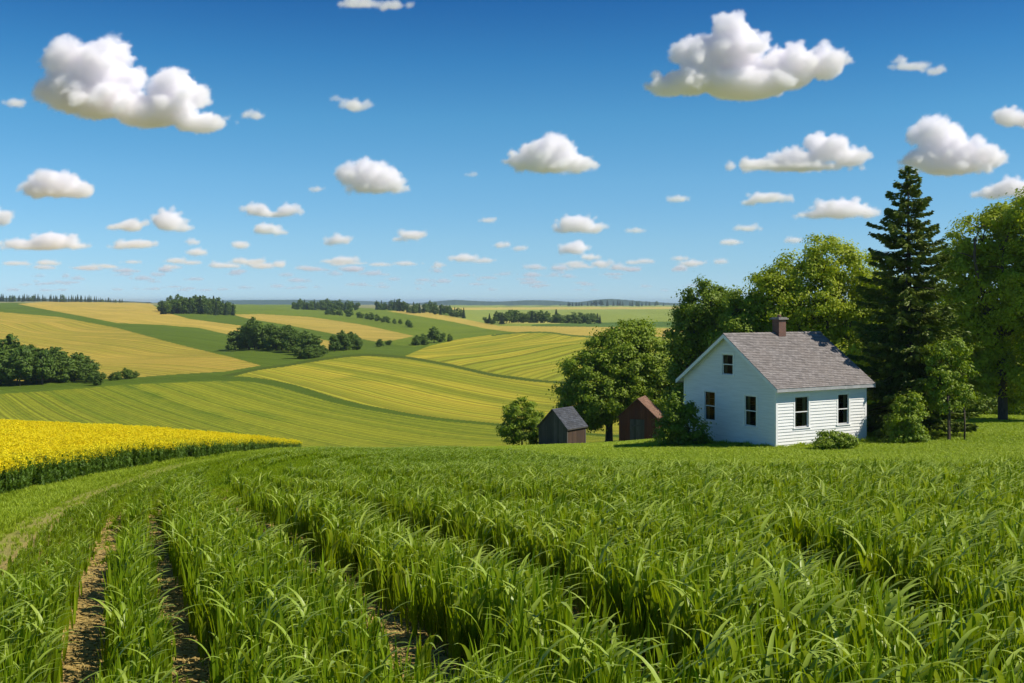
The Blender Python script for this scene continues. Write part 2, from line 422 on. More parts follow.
m_land, nd, lk, out = new_mat('land')
pr = N(nd, 'ShaderNodeBsdfPrincipled'); pr.inputs['Roughness'].default_value = 0.95; pr.inputs['Specular IOR Level'].default_value = 0.1
def attr(nm):
    a = nd.new('ShaderNodeAttribute'); a.attribute_name = nm; return a
geo = nd.new('ShaderNodeNewGeometry')
rowa, ampa = attr('row').outputs['Fac'], attr('row_strength').outputs['Fac']
n1 = ramp(nd, lk, noise(nd, lk, 1.0, 2, 0.6, dim='1D', w=rowa), (0.35, 0.65, 0, 1))
n2 = ramp(nd, lk, noise(nd, lk, 7.0, 1, 0.5, dim='1D', w=rowa), (0.35, 0.65, 0, 1))
n3 = ramp(nd, lk, noise(nd, lk, 0.025, 4, 0.6, geo.outputs['Position']), (0.36, 0.64, 0, 1))
n4 = ramp(nd, lk, noise(nd, lk, 0.9, 6, 0.72, geo.outputs['Position']), (0.3, 0.7, 0, 1))
n5 = ramp(nd, lk, noise(nd, lk, 14.0, 4, 0.7, geo.outputs['Position']), (0.3, 0.7, 0, 1))
fac = mathn(nd, lk, 'MULTIPLY', n1, ampa)
n6 = ramp(nd, lk, noise(nd, lk, 0.28, 2, 0.5, dim='1D', w=mathn(nd, lk, 'ADD', rowa, mathn(nd, lk, 'MULTIPLY', n3, 1.5))), (0.36, 0.64, 0, 1))
fac = mathn(nd, lk, 'ADD', fac, mathn(nd, lk, 'MULTIPLY', n6, mathn(nd, lk, 'MULTIPLY', ampa, 0.9)))
fac = mathn(nd, lk, 'ADD', fac, mathn(nd, lk, 'MULTIPLY', n3, 0.35))
fac = mathn(nd, lk, 'ADD', fac, mathn(nd, lk, 'MULTIPLY', mathn(nd, lk, 'SUBTRACT', n4, 0.5), 0.45), clamp=True)
base = mixc(nd, lk, fac, attr('tone_a').outputs['Color'], attr('tone_b').outputs['Color'])
val = mathn(nd, lk, 'ADD', 1.0, mathn(nd, lk, 'MULTIPLY', mathn(nd, lk, 'SUBTRACT', n2, 0.5), mathn(nd, lk, 'MULTIPLY', ampa, 0.8)))
wob = noise(nd, lk, 0.6, 2, 0.5, dim='1D', w=rowa)
tram = mathn(nd, lk, 'POWER', mathn(nd, lk, 'ADD', 0.5, mathn(nd, lk, 'MULTIPLY', mathn(nd, lk, 'COSINE', mathn(nd, lk, 'MULTIPLY', mathn(nd, lk, 'ADD', rowa, wob), 8.5)), 0.5)), 7.0)      # lines left by the seed drill
val = mathn(nd, lk, 'MULTIPLY', val, mathn(nd, lk, 'SUBTRACT', 1.0, mathn(nd, lk, 'MULTIPLY', tram, mathn(nd, lk, 'MULTIPLY', ampa, 0.24))))
val = mathn(nd, lk, 'MULTIPLY', val, mathn(nd, lk, 'ADD', 0.84, mathn(nd, lk, 'MULTIPLY', n4, 0.32)))
val = mathn(nd, lk, 'MULTIPLY', val, mathn(nd, lk, 'ADD', 0.82, mathn(nd, lk, 'MULTIPLY', n5, 0.36)))
hv = nd.new('ShaderNodeHueSaturation'); lk.new(base, hv.inputs['Color']); lk.new(val, hv.inputs['Value'])
lk.new(hv.outputs[0], pr.inputs['Base Color'])
bp = nd.new('ShaderNodeBump'); bp.inputs['Strength'].default_value = 0.6; bp.inputs['Distance'].default_value = 0.12
lk.new(mathn(nd, lk, 'ADD', n5, mathn(nd, lk, 'MULTIPLY', n4, 1.5)), bp.inputs['Height']); lk.new(bp.outputs[0], pr.inputs['Normal'])
lk.new(pr.outputs[0], out.inputs[0])

def build_land():
    # distances: even steps of the picture's height down to the far plain, then wide steps
    ys = list(np.linspace(0, 5, 6))[1:]
    y = 5.0
    while y < 78: ys.append(y + 0.0); y *= 1.0095
    while y < 2200: ys.append(y); y *= 1.0062
    while y < 20000: ys.append(y); y *= 1.05
    ys = np.array(sorted(set([round(v, 4) for v in ys])))
    pxs = np.concatenate([np.arange(-900, -60, 60), np.arange(-60, 1084, 1.5), np.arange(1084, 2000, 60)])
    k = (pxs - CX) / F
    X = ys[:, None] * k[None, :]; Y = np.repeat(ys[:, None], len(k), 1)
    nr, nc = X.shape
    Xf, Yf = X.ravel(), Y.ravel()
    Z = land_z(Xf, Yf)
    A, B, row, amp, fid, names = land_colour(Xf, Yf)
    V = np.stack([Xf, Yf, Z], 1)
    idx = np.arange(nr * nc).reshape(nr, nc)
    Q = np.stack([idx[:-1, :-1], idx[:-1, 1:], idx[1:, 1:], idx[1:, :-1]], -1).reshape(-1, 4)
    qf = fid[Q[:, 0]]
    info = {
     'ground': ('ground', 'brown straw strewn soil under the tall green crop in front'),
     'valley_grass': ('terrain', 'rough green grass of the valley and the dark banks between the fields'),
     'far_green': ('field_plain', 'hazy pale green plain at the foot of the blue hills'),
     'tan_field': ('grain_field', 'ripe tan grain fields on the far slopes'),
     'hill_green': ('hill_pasture', 'deep green strips between the tan fields'),
     'olive_hill': ('hill', 'yellow green striped domes of the middle hills'),
     'green_field': ('green_field', 'fine striped green field below the yellow green dome'),
     'lawn': ('lawn', 'sunny short lawn round the white house and the sheds'),
     'verge': ('grass_verge', 'short grass strip with a faint wheel track beside the yellow flowers'),
    }
    for i, nm in enumerate(names):
        q = Q[qf == i]
        if not len(q): continue
        used, inv = np.unique(q.ravel(), return_inverse=True)
        me = np_mesh(info[nm][0], V[used], inv.reshape(-1, 4), True)
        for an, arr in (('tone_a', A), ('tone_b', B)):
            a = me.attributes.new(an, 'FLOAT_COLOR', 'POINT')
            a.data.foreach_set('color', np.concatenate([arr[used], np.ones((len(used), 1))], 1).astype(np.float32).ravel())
        for an, arr in (('row', row), ('row_strength', amp)):
            a = me.attributes.new(an, 'FLOAT', 'POINT'); a.data.foreach_set('value', arr[used].astype(np.float32))
        o = link_mesh(info[nm][0], me, m_land)
        tag(o, info[nm][1], kind='structure')
    # the rest of the plain, behind the eye and to the sides
    vs, fs = [], []
    angs = np.concatenate([np.linspace(math.atan2(F, pxs[-1] - CX), math.atan2(F, pxs[0] - CX) - 2 * math.pi, 40)])
    rr = [5, 20, 60, 150, 500, 2000, 20000]
    for r in rr:
        for a in angs:
            s = 1 / max(abs(math.cos(math.pi / 2 - a)), 0.8)
            x, y2 = r * math.cos(a) * 1.12, r * math.sin(a) * 1.12
            vs.append((x, y2, float(land_z(x, y2)) - 0.05))
    n = len(angs)
    for i in range(len(rr) - 1):
        for j in range(n - 1): fs.append((i * n + j, i * n + j + 1, (i + 1) * n + j + 1, (i + 1) * n + j))
    c = len(vs); vs.append((0, 0, -3.35))
    for j in range(n - 1): fs.append((c, j + 1, j))
    me = bpy.data.meshes.new('land_behind'); me.from_pydata(vs, [], fs); me.update()
    for an in ('tone_a', 'tone_b'):
        a = me.attributes.new(an, 'FLOAT_COLOR', 'POINT'); a.data.foreach_set('color', np.tile([0.25, 0.25, 0.11, 1], (len(vs), 1)).astype(np.float32).ravel())
    o = link_mesh('land', me, m_land); tag(o, 'green farmland all around, behind the viewer', kind='structure')
build_land()

# distant blue hills: real ridges kilometres away
m_wood_hill = simple_mat('wooded_hill', (0.018, 0.045, 0.03), (0.035, 0.065, 0.04), 0.01, 0.95)
def ridge(name, pts, d, depth, label):
    """pts: (bearing px, crest row)"""
    xs = np.arange(pts[0][0], pts[-1][0] + 0.1, 1.0)
    top = np.interp(xs, [p[0] for p in pts], [p[1] for p in pts]) - 1.8
    kz = np.ones(9) / 9; top = np.convolve(np.pad(top, 4, mode='edge'), kz, 'valid')
    V, Fc = [], []
    nx = len(xs); prof = [(-1, 0), (-.7, .35), (-.4, .75), (-.15, .96), (0, 1), (.3, .85), (.7, .4), (1, 0)]
    for k, (t, hgt) in enumerate(prof):
        for i, x in enumerate(xs):
            zt = -(top[i] - HY) * d / F; zb = -45.0
            h = (zt - zb) * hgt * (1 + (0.06 * math.sin(i * .9 + k * 2) if 0 < hgt < 1 else 0))
            V.append(((x - CX) / F * d, d + t * depth, zb + h))
    for k in range(len(prof) - 1):
        for i in range(nx - 1): Fc.append((k * nx + i, k * nx + i + 1, (k + 1) * nx + i + 1, (k + 1) * nx + i))
    me = np_mesh(name, V, Fc, True)
    o = link_mesh(name, me, m_wood_hill); tag(o, label, kind='structure')
ridge('hill_ridge', [(405, 306), (440, 302.8), (455, 301.6), (480, 303), (500, 303.4), (528, 302), (548, 302.2), (575, 304), (600, 304.6), (640, 305.5), (700, 307)], 5600, 500, 'long low blue wooded ridge on the horizon')
ridge('hill_ridge', [(560, 306), (580, 303.8), (596, 301.6), (609, 300.6), (622, 301.4), (640, 303), (665, 304.5), (700, 306)], 4800, 350, 'highest of the blue wooded hills on the right of the horizon')
ridge('hill_ridge', [(140, 305), (210, 302.5), (250, 301.9), (300, 301.6), (340, 302), (400, 304), (420, 306)], 7000, 500, 'faint blue ridge behind the left half of the plain')
ridge('hill_ridge', [(-60, 300), (0, 299.5), (40, 300.5), (90, 301.4), (150, 304)], 3600, 260, 'low dark wooded rise on the far left horizon')

# ------------------------------------------------------------------ trees
m_bark = simple_mat('bark', (0.055, 0.042, 0.03), (0.12, 0.095, 0.07), 6.0, 0.9, 0.6, stretch=(3, 3, 0.5))
m_leaf_mid = leaf_mat('leaves_mid', (0.13, 0.225, 0.014), (0.29, 0.37, 0.024), nscale=0.45)
m_leaf_dark = leaf_mat('leaves_dark', (0.105, 0.185, 0.014), (0.23, 0.31, 0.022), nscale=0.45)
m_leaf_lit = leaf_mat('leaves_yellow', (0.24, 0.34, 0.014), (0.45, 0.50, 0.028), nscale=0.45, trans=0.42)
m_needle = leaf_mat('needles', (0.095, 0.15, 0.02), (0.22, 0.27, 0.035), trans=0.12, nscale=0.8, tcol=(1.1, 1.1, 0.6))
m_leaf_far = leaf_mat('leaves_far', (0.060, 0.120, 0.014), (0.13, 0.20, 0.022), nscale=0.06, trans=0.25)
m_needle_far = leaf_mat('needles_far', (0.022, 0.055, 0.016), (0.045, 0.08, 0.02), nscale=0.06, trans=0.12)

def unit(v): return v / (np.linalg.norm(v, axis=-1, keepdims=True) + 1e-9)

def leaf_quads(P, Nrm, size, g, aspect=1.5):
    """one rhombic leaf per point, lying across its normal"""
    n = len(P)
    r = unit(g.normal(size=(n, 3))); a = unit(np.cross(Nrm, r)); b = np.cross(Nrm, a)
    s = (size * g.uniform(0.65, 1.35, n))[:, None] * 0.5
    q = np.stack([P - a * s * aspect, P - b * s, P + a * s * aspect, P + b * s + Nrm * s * 0.3], 1)
    return q.reshape(-1, 3)

def crown_points(blobs, dens, g, clump=(0.35, 0.75), per=60, bottom=None):
    """blobs: (x,y,z, rx,ry,rz). leaf positions and outward normals, gathered in clumps near the skin of each blob"""
    Ps, Ns = [], []
    for (x, y, z, rx, ry, rz) in blobs:
        c = np.array((x, y, z)); r = np.array((rx, ry, rz)); rm = (rx * ry * rz) ** (1 / 3)
        nc = max(5, int(dens * rm * rm * 4))
        d = unit(g.normal(size=(nc, 3)))
        rad = g.uniform(0.35, 1.0, nc) ** 0.45
        rad *= 1 + 0.10 * g.normal(size=nc)
        cc = c + d * rad[:, None] * r
        cr = g.uniform(clump[0], clump[1], nc)
        k = np.repeat(np.arange(nc), per)
        o = g.normal(size=(len(k), 3)) * np.array((1, 1, 0.62)) * 0.48
        P = cc[k] + o * cr[k][:, None]
        Nn = unit(unit(o) * 0.9 + d[k] * 0.55 + np.array((0, 0, 0.45)) + g.normal(size=(len(k), 3)) * 0.45)
        Ps.append(P); Ns.append(Nn)
    P = np.concatenate(Ps); Nn = np.concatenate(Ns)
    if bottom is not None:
        m = P[:, 2] > bottom; P, Nn = P[m], Nn[m]
    return P, Nn

def limb(mb, a, b, r0, r1, g, bend=0.12, n=6, seg=7):
    a, b = Vector(a), Vector(b); L = (b - a).length
    off = Vector(g.normal(size=3)) * L * bend; off2 = Vector(g.normal(size=3)) * L * bend * 0.4
    pts = []
    for i in range(seg + 1):
        t = i / seg
        pts.append(a.lerp(b, t) + off * math.sin(math.pi * t) + off2 * math.sin(2 * math.pi * t))
    mb.tube(pts, [r0 + (r1 - r0) * (i / seg) ** 0.8 for i in range(seg + 1)], n)
    return pts

def leafy_tree(name, base, blobs, label, group=None, cat='tree', mat=None, dens=3.6, leaf=0.16, per=95, seed=1, trunk_r=0.22, clump=(0.35, 0.8),
               trunks=((0, 0),), fork=0.35, low=None, trunk_name='trunk', crown_name='crown'):
    """blobs in metres relative to the base"""
    g = np.random.default_rng(seed)
    root = empty(name, base); tag(root, label, cat, group)
    P, Nn = crown_points(blobs, dens * 1.25, g, clump, int(per * 1.6), low)
    leaf *= 0.76
    V = leaf_quads(P, Nn, leaf, g)
    me = np_mesh(crown_name, V, np.arange(len(V)).reshape(-1, 4))
    link_mesh(crown_name, me, mat or m_leaf_mid, root)
    mb = MB()
    top = max(b[2] for b in blobs)
    for (tx, ty) in trunks:
        cx = np.mean([b[0] for b in blobs]) * 0.6 + tx; cyy = np.mean([b[1] for b in blobs]) * 0.6 + ty
        fp = Vector((tx + (cx - tx) * fork, ty + (cyy - ty) * fork, top * fork))
        pts = [Vector((tx, ty, -0.3)), Vector((tx, ty, 0.15)), Vector((tx * 0.9 + fp.x * 0.1, ty, fp.z * 0.5)), fp]
        mb.tube(pts, [trunk_r * 1.5, trunk_r * 1.1, trunk_r * 0.95, trunk_r * 0.85], 9)
        for b in blobs:
            e = Vector((b[0], b[1], b[2] + 0.25 * b[5]))
            p = limb(mb, fp if b[2] > fp.z * 0.8 else fp * 0.6, e, trunk_r * 0.55, trunk_r * 0.12, g)
            for j in range(4):
                q = p[3 + j % 4]; dd = Vector(unit(g.normal(size=3))); dd.z = abs(dd.z)
                limb(mb, q, q + Vector((dd.x * b[3], dd.y * b[4], dd.z * b[5])) * 0.85, trunk_r * 0.2, trunk_r * 0.04, g, n=4, seg=4)
    mb.build(trunk_name, m_bark, root, True)
    return root

def px_blobs(base_px, d, blobs):
    """blobs measured off the photograph: (column, row, half width px, half height px, metres behind the trunk) -> metres about the base"""
    b = at(base_px, d); out = []
    for (x, y, w, h, dy) in blobs:
        D = d + dy
        X = (x - CX) / F * D; Z = -(y - HY) * D / F
        rx, rz = w * D / F, h * D / F
        out.append((X - b.x, dy, Z - b.z, rx, (rx + rz) / 2, rz))
    return b, out

def tree_px(name, px, d, blobs, label, **kw):
    b, bl = px_blobs(px, d, blobs)
    return leafy_tree(name, b, bl, label, **kw)

def build_spruce(px, d, top_row, label):
    g = np.random.default_rng(31)
    b = at(px, d); H = b.z * -1 - (top_row - HY) * d / F
    H = -(top_row - HY) * d / F - b.z
    root = empty('spruce_tree', b); tag(root, label, 'tree')
    mb = MB(); mb.tube([(0, 0, -0.3), (0, 0, 0.3), (0.05, 0, H * 0.5), (0, 0, H * 0.99)], [0.34, 0.27, 0.16, 0.015], 10)
    Ps, Ns, Ss = [], [], []
    nwh = 40
    for w in range(nwh):
        t = (w / (nwh - 1)) ** 0.93
        z0 = H * (0.09 + 0.90 * t)
        Rm = 3.65 * (1 - t) ** 0.58 + 0.08
        nb = int(round(11 - 6 * t))
        ph = g.uniform(0, 6.28)
        for k in range(nb):
            a = ph + 6.2832 * k / nb + g.normal() * 0.22
            L = Rm * g.uniform(0.55, 1.10) * (1.18 if g.random() < 0.18 else 1); zk = z0; z0 = zk + g.normal() * 0.13
            tilt = 0.42 * (t - 0.38) - 0.05 + g.normal() * 0.05      # lower boughs droop, top ones rise
            n = int(30 + 74 * L)
            s = g.uniform(0.10, 1.0, n) ** 0.75
            side = g.choice([-1, 1], n)
            wid = (0.36 * L * (1 - s) ** 0.8 + 0.05) * (0.4 + 0.6 * np.sin(np.clip(s * 3.0, 0, 1.57)))
            off = side * wid * g.uniform(0.1, 1.0, n)
            r = s * L
            zz = z0 + r * tilt - 0.20 * L * s ** 1.5 + 0.62 * L * np.clip(s - 0.55, 0, 1) ** 1.4 + 0.12 * g.uniform(-1, 0.4, n) - np.abs(off) * 0.28
            ca, sa = math.cos(a), math.sin(a)
            P = np.stack([r * ca - off * sa, r * sa + off * ca, zz], 1)
            tw = g.uniform(0.14, 0.30, n) * (0.65 + 0.35 * (1 - t))
            fwd = np.stack([ca * 0.8 - side * sa * 0.75, sa * 0.8 + side * ca * 0.75, g.uniform(-0.75, 0.15, n)], 1)
            Ps.append(P); Ns.append(unit(fwd)); Ss.append(tw)
            if k % 2 == 0: mb.tube([(0, 0, z0), (L * .5 * ca, L * .5 * sa, z0 + L * .5 * tilt - .05 * L), (L * .9 * ca, L * .9 * sa, z0 + L * .9 * tilt - .12 * L)], [0.035, 0.02, 0.008], 4)
            z0 = zk
    P = np.concatenate(Ps); D = np.concatenate(Ns); S = np.concatenate(Ss)[:, None]
    # each twig: two crossed narrow blades of needles
    g2 = np.random.default_rng(5); quads = []
    for j in range(2):
        u = unit(np.cross(D, unit(g2.normal(size=D.shape)))); wq = 0.26
        quads.append(np.stack([P - D * S * .35, P + u * S * wq + D * S * .25, P + D * S, P - u * S * wq + D * S * .25], 1).reshape(-1, 3))
    V = np.concatenate(quads)
    link_mesh('crown', np_mesh('crown', V, np.arange(len(V)).reshape(-1, 4)), m_needle, root)
    mb.build('trunk', m_bark, root, True)
    return root

# -- the yard
YARD = True
if YARD:
    build_spruce(908, 60.0, 166, 'tall dark spruce with a pointed top right of the white house')
    tree_px('maple_tree', 609, 92, [(620, 352, 34, 28, 0), (592, 372, 30, 26, -1), (650, 362, 28, 28, -.5), (605, 398, 40, 24, -1.5), (648, 392, 34, 26, -1), (625, 375, 42, 34, 0), (576, 398, 20, 20, -.5), (668, 405, 22, 30, 0), (632, 338, 24, 18, 0), (590, 415, 20, 16, -.5), (650, 412, 26, 18, -.5)],
            'broad round green tree standing behind the two small sheds', mat=m_leaf_mid, seed=11, dens=2.6, leaf=0.19, fork=0.30, trunk_r=0.3)
    tree_px('leafy_tree', 700, 84, [(706, 305, 26, 24, 0), (688, 335, 20, 26, 0), (700, 365, 28, 28, 0), (722, 318, 24, 26, 0), (716, 350, 30, 30, 1), (686, 385, 20, 30, 0)],
            'dark bushy tree behind the left slope of the house roof', mat=m_leaf_dark, seed=12, leaf=0.17)
    tree_px('leafy_tree', 748, 81, [(742, 312, 26, 22, 0), (762, 335, 30, 28, 0), (735, 340, 24, 26, -1), (750, 370, 36, 30, 0)],
            'lighter green tree filling the gap between the dark bushy tree and the tallest crown', mat=m_leaf_mid, seed=13, leaf=0.17)
    tree_px('willow_tree', 832, 80, [(830, 262, 34, 24, 0), (795, 274, 30, 24, 0), (860, 275, 28, 26, 0), (815, 300, 40, 32, 0), (850, 312, 36, 34, 1), (780, 306, 26, 28, 0), (768, 285, 18, 18, 0), (880, 310, 22, 40, 1), (835, 350, 50, 34, 1), (795, 345, 34, 30, 1), (880, 370, 28, 40, 1)],
            'tall airy yellow green tree rising behind the chimney', mat=m_leaf_lit, seed=14, leaf=0.17, dens=2.1, trunk_r=0.33, fork=0.32, clump=(0.4, 0.95))
    tree_px('willow_tree', 1003, 74, [(985, 235, 28, 26, 0), (1010, 262, 30, 30, 0), (970, 268, 22, 26, 0), (990, 300, 34, 34, 0), (975, 340, 26, 34, 1), (1015, 330, 30, 40, 1), (1000, 222, 24, 16, 0), (1028, 300, 26, 30, 0), (965, 305, 18, 30, 1), (957, 255, 16, 26, 1), (948, 300, 20, 34, 2), (962, 355, 26, 30, 2), (992, 372, 28, 26, 1), (1015, 385, 26, 24, 1)],
            'tall yellow green tree with a leaning dark trunk right of the spruce', mat=m_leaf_lit, seed=15, leaf=0.17, dens=2.2, trunk_r=0.3, fork=0.42, clump=(0.4, 0.9))
    tree_px('willow_tree', 1052, 71, [(1045, 225, 38, 34, 0), (1035, 275, 34, 36, 0), (1060, 250, 40, 44, 0), (1052, 320, 44, 44, 0), (1025, 210, 18, 14, 0), (1045, 370, 36, 30, 1)],
            'tall leafy tree cut by the right edge of the picture', mat=m_leaf_lit, seed=16, leaf=0.17, dens=2.4, trunk_r=0.3, fork=0.35, clump=(0.4, 0.9))
    k = 0
    for (px, d, r, y0, hh, lab) in ((868, 92, 26, 300, 60, 'dark woodland tree behind the left side of the spruce'), (905, 96, 30, 285, 72, 'dark woodland tree directly behind the spruce'),
                          (945, 92, 30, 300, 62, 'dark woodland tree just right of the spruce'), (985, 97, 30, 300, 66, 'dark woodland tree behind the leaning trunk'),
                          (1020, 94, 30, 310, 60, 'dark woodland tree at the right rim of the wood'), (1062, 92, 34, 300, 70, 'dark woodland tree beyond the right rim of the wood'),
                          (800, 94, 32, 330, 48, 'dark woodland tree hidden low behind the house roof'), (845, 98, 30, 320, 50, 'dark woodland tree seen over the right end of the roof')):
        k += 1
        tree_px('woodland_tree', px, d, [(px, y0 + 20, r * .8, 26, 0), (px - 10, y0 + hh * .6, r, hh * .5, 0), (px + 12, y0 + hh * .8, r, hh * .5, 1), (px, y0 + hh * 1.25, r * 1.05, hh * .42, -1)],
                lab, group='dark trees of the wood behind the house', mat=m_leaf_mid, seed=40 + k, leaf=0.24, dens=1.8, per=60, clump=(0.5, 1.0), trunk_r=0.26, fork=0.3)
    # low shrubs
    tree_px('shrub', 522, 80, [(522, 412, 18, 16, 0), (510, 424, 12, 16, 0), (534, 424, 13, 18, 0), (522, 432, 20, 13, 0)],
            'round green bush left of the dark roofed shed', cat='bush', mat=m_leaf_mid, seed=21, leaf=0.13, dens=6, per=60, clump=(.2, .45), trunk_r=0.07, fork=.2, crown_name='foliage', trunk_name='stem')
    tree_px('shrub', 682, 57.3, [(680, 420, 17, 20, 0), (668, 434, 15, 14, 0), (690, 432, 16, 18, -.3), (676, 402, 9, 12, 0), (700, 441, 10, 7, -.4)],
            'dark dense bush between the red shed and the gable wall', cat='bush', mat=m_leaf_dark, seed=22, leaf=0.12, dens=7, per=60, clump=(.2, .45), trunk_r=0.07, fork=.2, crown_name='foliage', trunk_name='stem')
    tree_px('shrub', 834, 52.8, [(834, 440, 17, 10, 0), (824, 445, 11, 7, -.2), (847, 444, 12, 8, -.1)],
            'low bright green bush under the right window of the house', cat='bush', mat=m_leaf_mid, seed=23, leaf=0.09, dens=26, per=60, clump=(.12, .28), trunk_r=0.02, fork=.2, crown_name='foliage', trunk_name='stem')
    tree_px('shrub', 904, 55.6, [(908, 404, 12, 14, 0), (900, 420, 16, 18, 0), (914, 424, 12, 15, -.3), (893, 434, 12, 12, 0), (910, 438, 15, 9, -.4), (922, 440, 10, 6, -.3)],
            'tall leafy bush at the foot of the spruce', cat='bush', mat=m_leaf_mid, seed=24, leaf=0.11, dens=8, per=60, clump=(.18, .4), trunk_r=0.06, fork=.25, crown_name='foliage', trunk_name='stem')
    tree_px('sapling', 948.5, 56.5, [(950, 352, 15, 14, 0), (956, 372, 16, 14, 0), (940, 378, 15, 16, 0), (958, 392, 16, 12, 0), (945, 400, 16, 13, 0), (936, 358, 14, 14, .3), (928, 392, 12, 16, .4)],
            'small sunlit tree with thin twin stems beside the spruce', mat=m_leaf_mid, seed=25, leaf=0.12, dens=5, per=60, clump=(.2, .45), trunk_r=0.055, trunks=((0, 0), (.12, .15)), fork=.62)
    # undergrowth at the rim of the wood
    for i, (px, d, w, h, lab) in enumerate(((925, 82, 26, 18, 'low dark thicket behind the sapling'), (985, 84, 26, 20, 'low dark thicket below the leaning trunk'), (1040, 82, 34, 22, 'low dark thicket at the right rim of the wood'),
                                            (880, 74, 14, 18, 'dark thicket between the house corner and the tall bush'))):
        b = at(px, d); y = HY - b.z * F / d
        tree_px('thicket', px, d, [(px, y - h * .5, w * .6, h * .6, 0), (px - w * .5, y - h * .35, w * .5, h * .5, 0), (px + w * .5, y - h * .35, w * .5, h * .5, 0)],
                lab, cat='bush', group='thickets along the rim of the wood', mat=m_leaf_dark, seed=60 + i, leaf=0.17, dens=4, per=50, clump=(.3, .6), trunk_r=0.05, fork=.2, crown_name='foliage', trunk_name='stem')
    # post
    b = at(964.5, 56.5); mb = MB(); mb.tube([(0, 0, -0.2), (0.01, 0, 0.9), (-0.01, 0.01, 1.75)], [0.05, 0.045, 0.04], 8)
    o = mb.build('wooden_post', m_bark, None, True); o.location = b; tag(o, 'thin upright wooden post on the lawn beside the sapling', 'post')

# -- woods of the far hills: a few kinds of tree, copied
def proto_tree(kind, seed):
    """low tree 10 m tall made as two meshes: crown, trunk"""
    g = np.random.default_rng(seed)
    if kind == 'leafy':
        bl = [(g.normal() * .7, g.normal() * .7, 6.6 + g.normal() * .4, 2.2, 2.2, 2.6)]
        for j in range(5):
            a = 6.28 * j / 5 + g.normal() * .3
            bl.append((1.8 * math.cos(a), 1.8 * math.sin(a), g.uniform(1.6, 5.8), g.uniform(1.2, 1.9), g.uniform(1.2, 1.9), g.uniform(1.3, 2.2)))
        P, Nn = crown_points(bl, 1.7, g, (0.5, 1.0), 26)
        V = leaf_quads(P, Nn, 0.42, g)
    else:
        n = 2600; t = g.uniform(0, 1, n) ** 1.35; a = g.uniform(0, 6.28, n)
        r = 2.0 * (1 - t) ** 0.9 * g.uniform(.3, 1.05, n) * (0.8 + 0.25 * np.sin(t * 60))
        P = np.stack([r * np.cos(a), r * np.sin(a), 0.8 + 9.2 * t - 0.2 * r], 1)
        Nn = unit(np.stack([np.cos(a) * .5, np.sin(a) * .5, np.full(n, .7)], 1) + g.normal(size=(n, 3)) * .4)
        V = leaf_quads(P, Nn, 0.42, g)
    crown = np_mesh('crown', V, np.arange(len(V)).reshape(-1, 4))
    crown.materials.append(m_leaf_far if kind == 'leafy' else m_needle_far)
    mb = MB(); mb.tube([(0, 0, -0.8), (0.1, 0, 2.5), (0, 0.1, 6.5)], [0.26, 0.2, 0.08], 6)
    for j in range(4):
        a = j * 1.6; limb(mb, (0, 0, 2.5), (1.6 * math.cos(a), 1.6 * math.sin(a), 5.5), .1, .03, g, n=4, seg=3)
    trunk = mb.mesh('trunk', True); trunk.materials.append(m_bark)
    # and the same tree as one mesh, for those too small to show their parts
    nv = len(V); tv = np.array([v.co for v in trunk.vertices]); tf = [p.vertices[:] for p in trunk.polygons]
    one = bpy.data.meshes.new('tree'); one.from_pydata([tuple(v) for v in V] + [tuple(v) for v in tv], [], [tuple(range(4 * i, 4 * i + 4)) for i in range(nv // 4)] + [tuple(nv + i for i in f) for f in tf])
    one.materials.append(crown.materials[0]); one.materials.append(m_bark)
    mi = np.zeros(len(one.polygons), np.int32); mi[nv // 4:] = 1; one.polygons.foreach_set('material_index', mi); one.update()
    return crown, trunk, one
P_LEAFY = [proto_tree('leafy', s) for s in (1, 2, 3, 4)]
P_FIR = [proto_tree('fir', s) for s in (5, 6)]
def plant_tree(X, Y, h, label, group, fir=False, parts=False, wide=1.0, g=rng, name='tree'):
    pr_ = (P_FIR if fir else P_LEAFY)[int(g.integers(0, 2 if fir else 4))]
    z = float(land_z(X, Y)); s = h / 10.0; w = s * g.uniform(0.85, 1.2) * wide
    nm = 'fir_tree' if fir else name
    if parts:
        e = empty(nm, (X, Y, z - 0.2), g.uniform(0, 6.28)); e.scale = (w, w, s)
        bush = name == 'bush'
        link_mesh('foliage' if bush else 'crown', pr_[0], None, e); link_mesh('stem' if bush else 'trunk', pr_[1], None, e)
    else:
        e = link_mesh(nm, pr_[2]); e.location = (X, Y, z - 0.2); e.rotation_euler = (0, 0, g.uniform(0, 6.28)); e.scale = (w, w, s)
    tag(e, label, 'bush' if name == 'bush' else 'tree', group)
    return e
def wood(quad, n, hpx, label, group, fir=0.0, parts=False, seed=0, gap=0.75, wide=1.0):
    """quad: (px0, d0, px1, d1, half depth, half depth) a strip from one bearing/distance to another"""
    g = np.random.default_rng(seed)
    px0, d0, px1, d1, w0, w1 = quad
    for i in range(n):
        t = (i + g.uniform(0, 1)) / n
        px = px0 + (px1 - px0) * t; d = (d0 + (d1 - d0) * t) + g.uniform(-1, 1) * (w0 + (w1 - w0) * t) * (1.0 if len(quad) == 6 else 1)
        prof = np.interp(t, np.linspace(0, 1, len(hpx)), hpx)
        plant_tree((px - CX) / F * d, d, prof * g.uniform(0.78, 1.1) * d / F, label, group, fir=g.random() < fir, parts=parts, wide=wide, g=g)
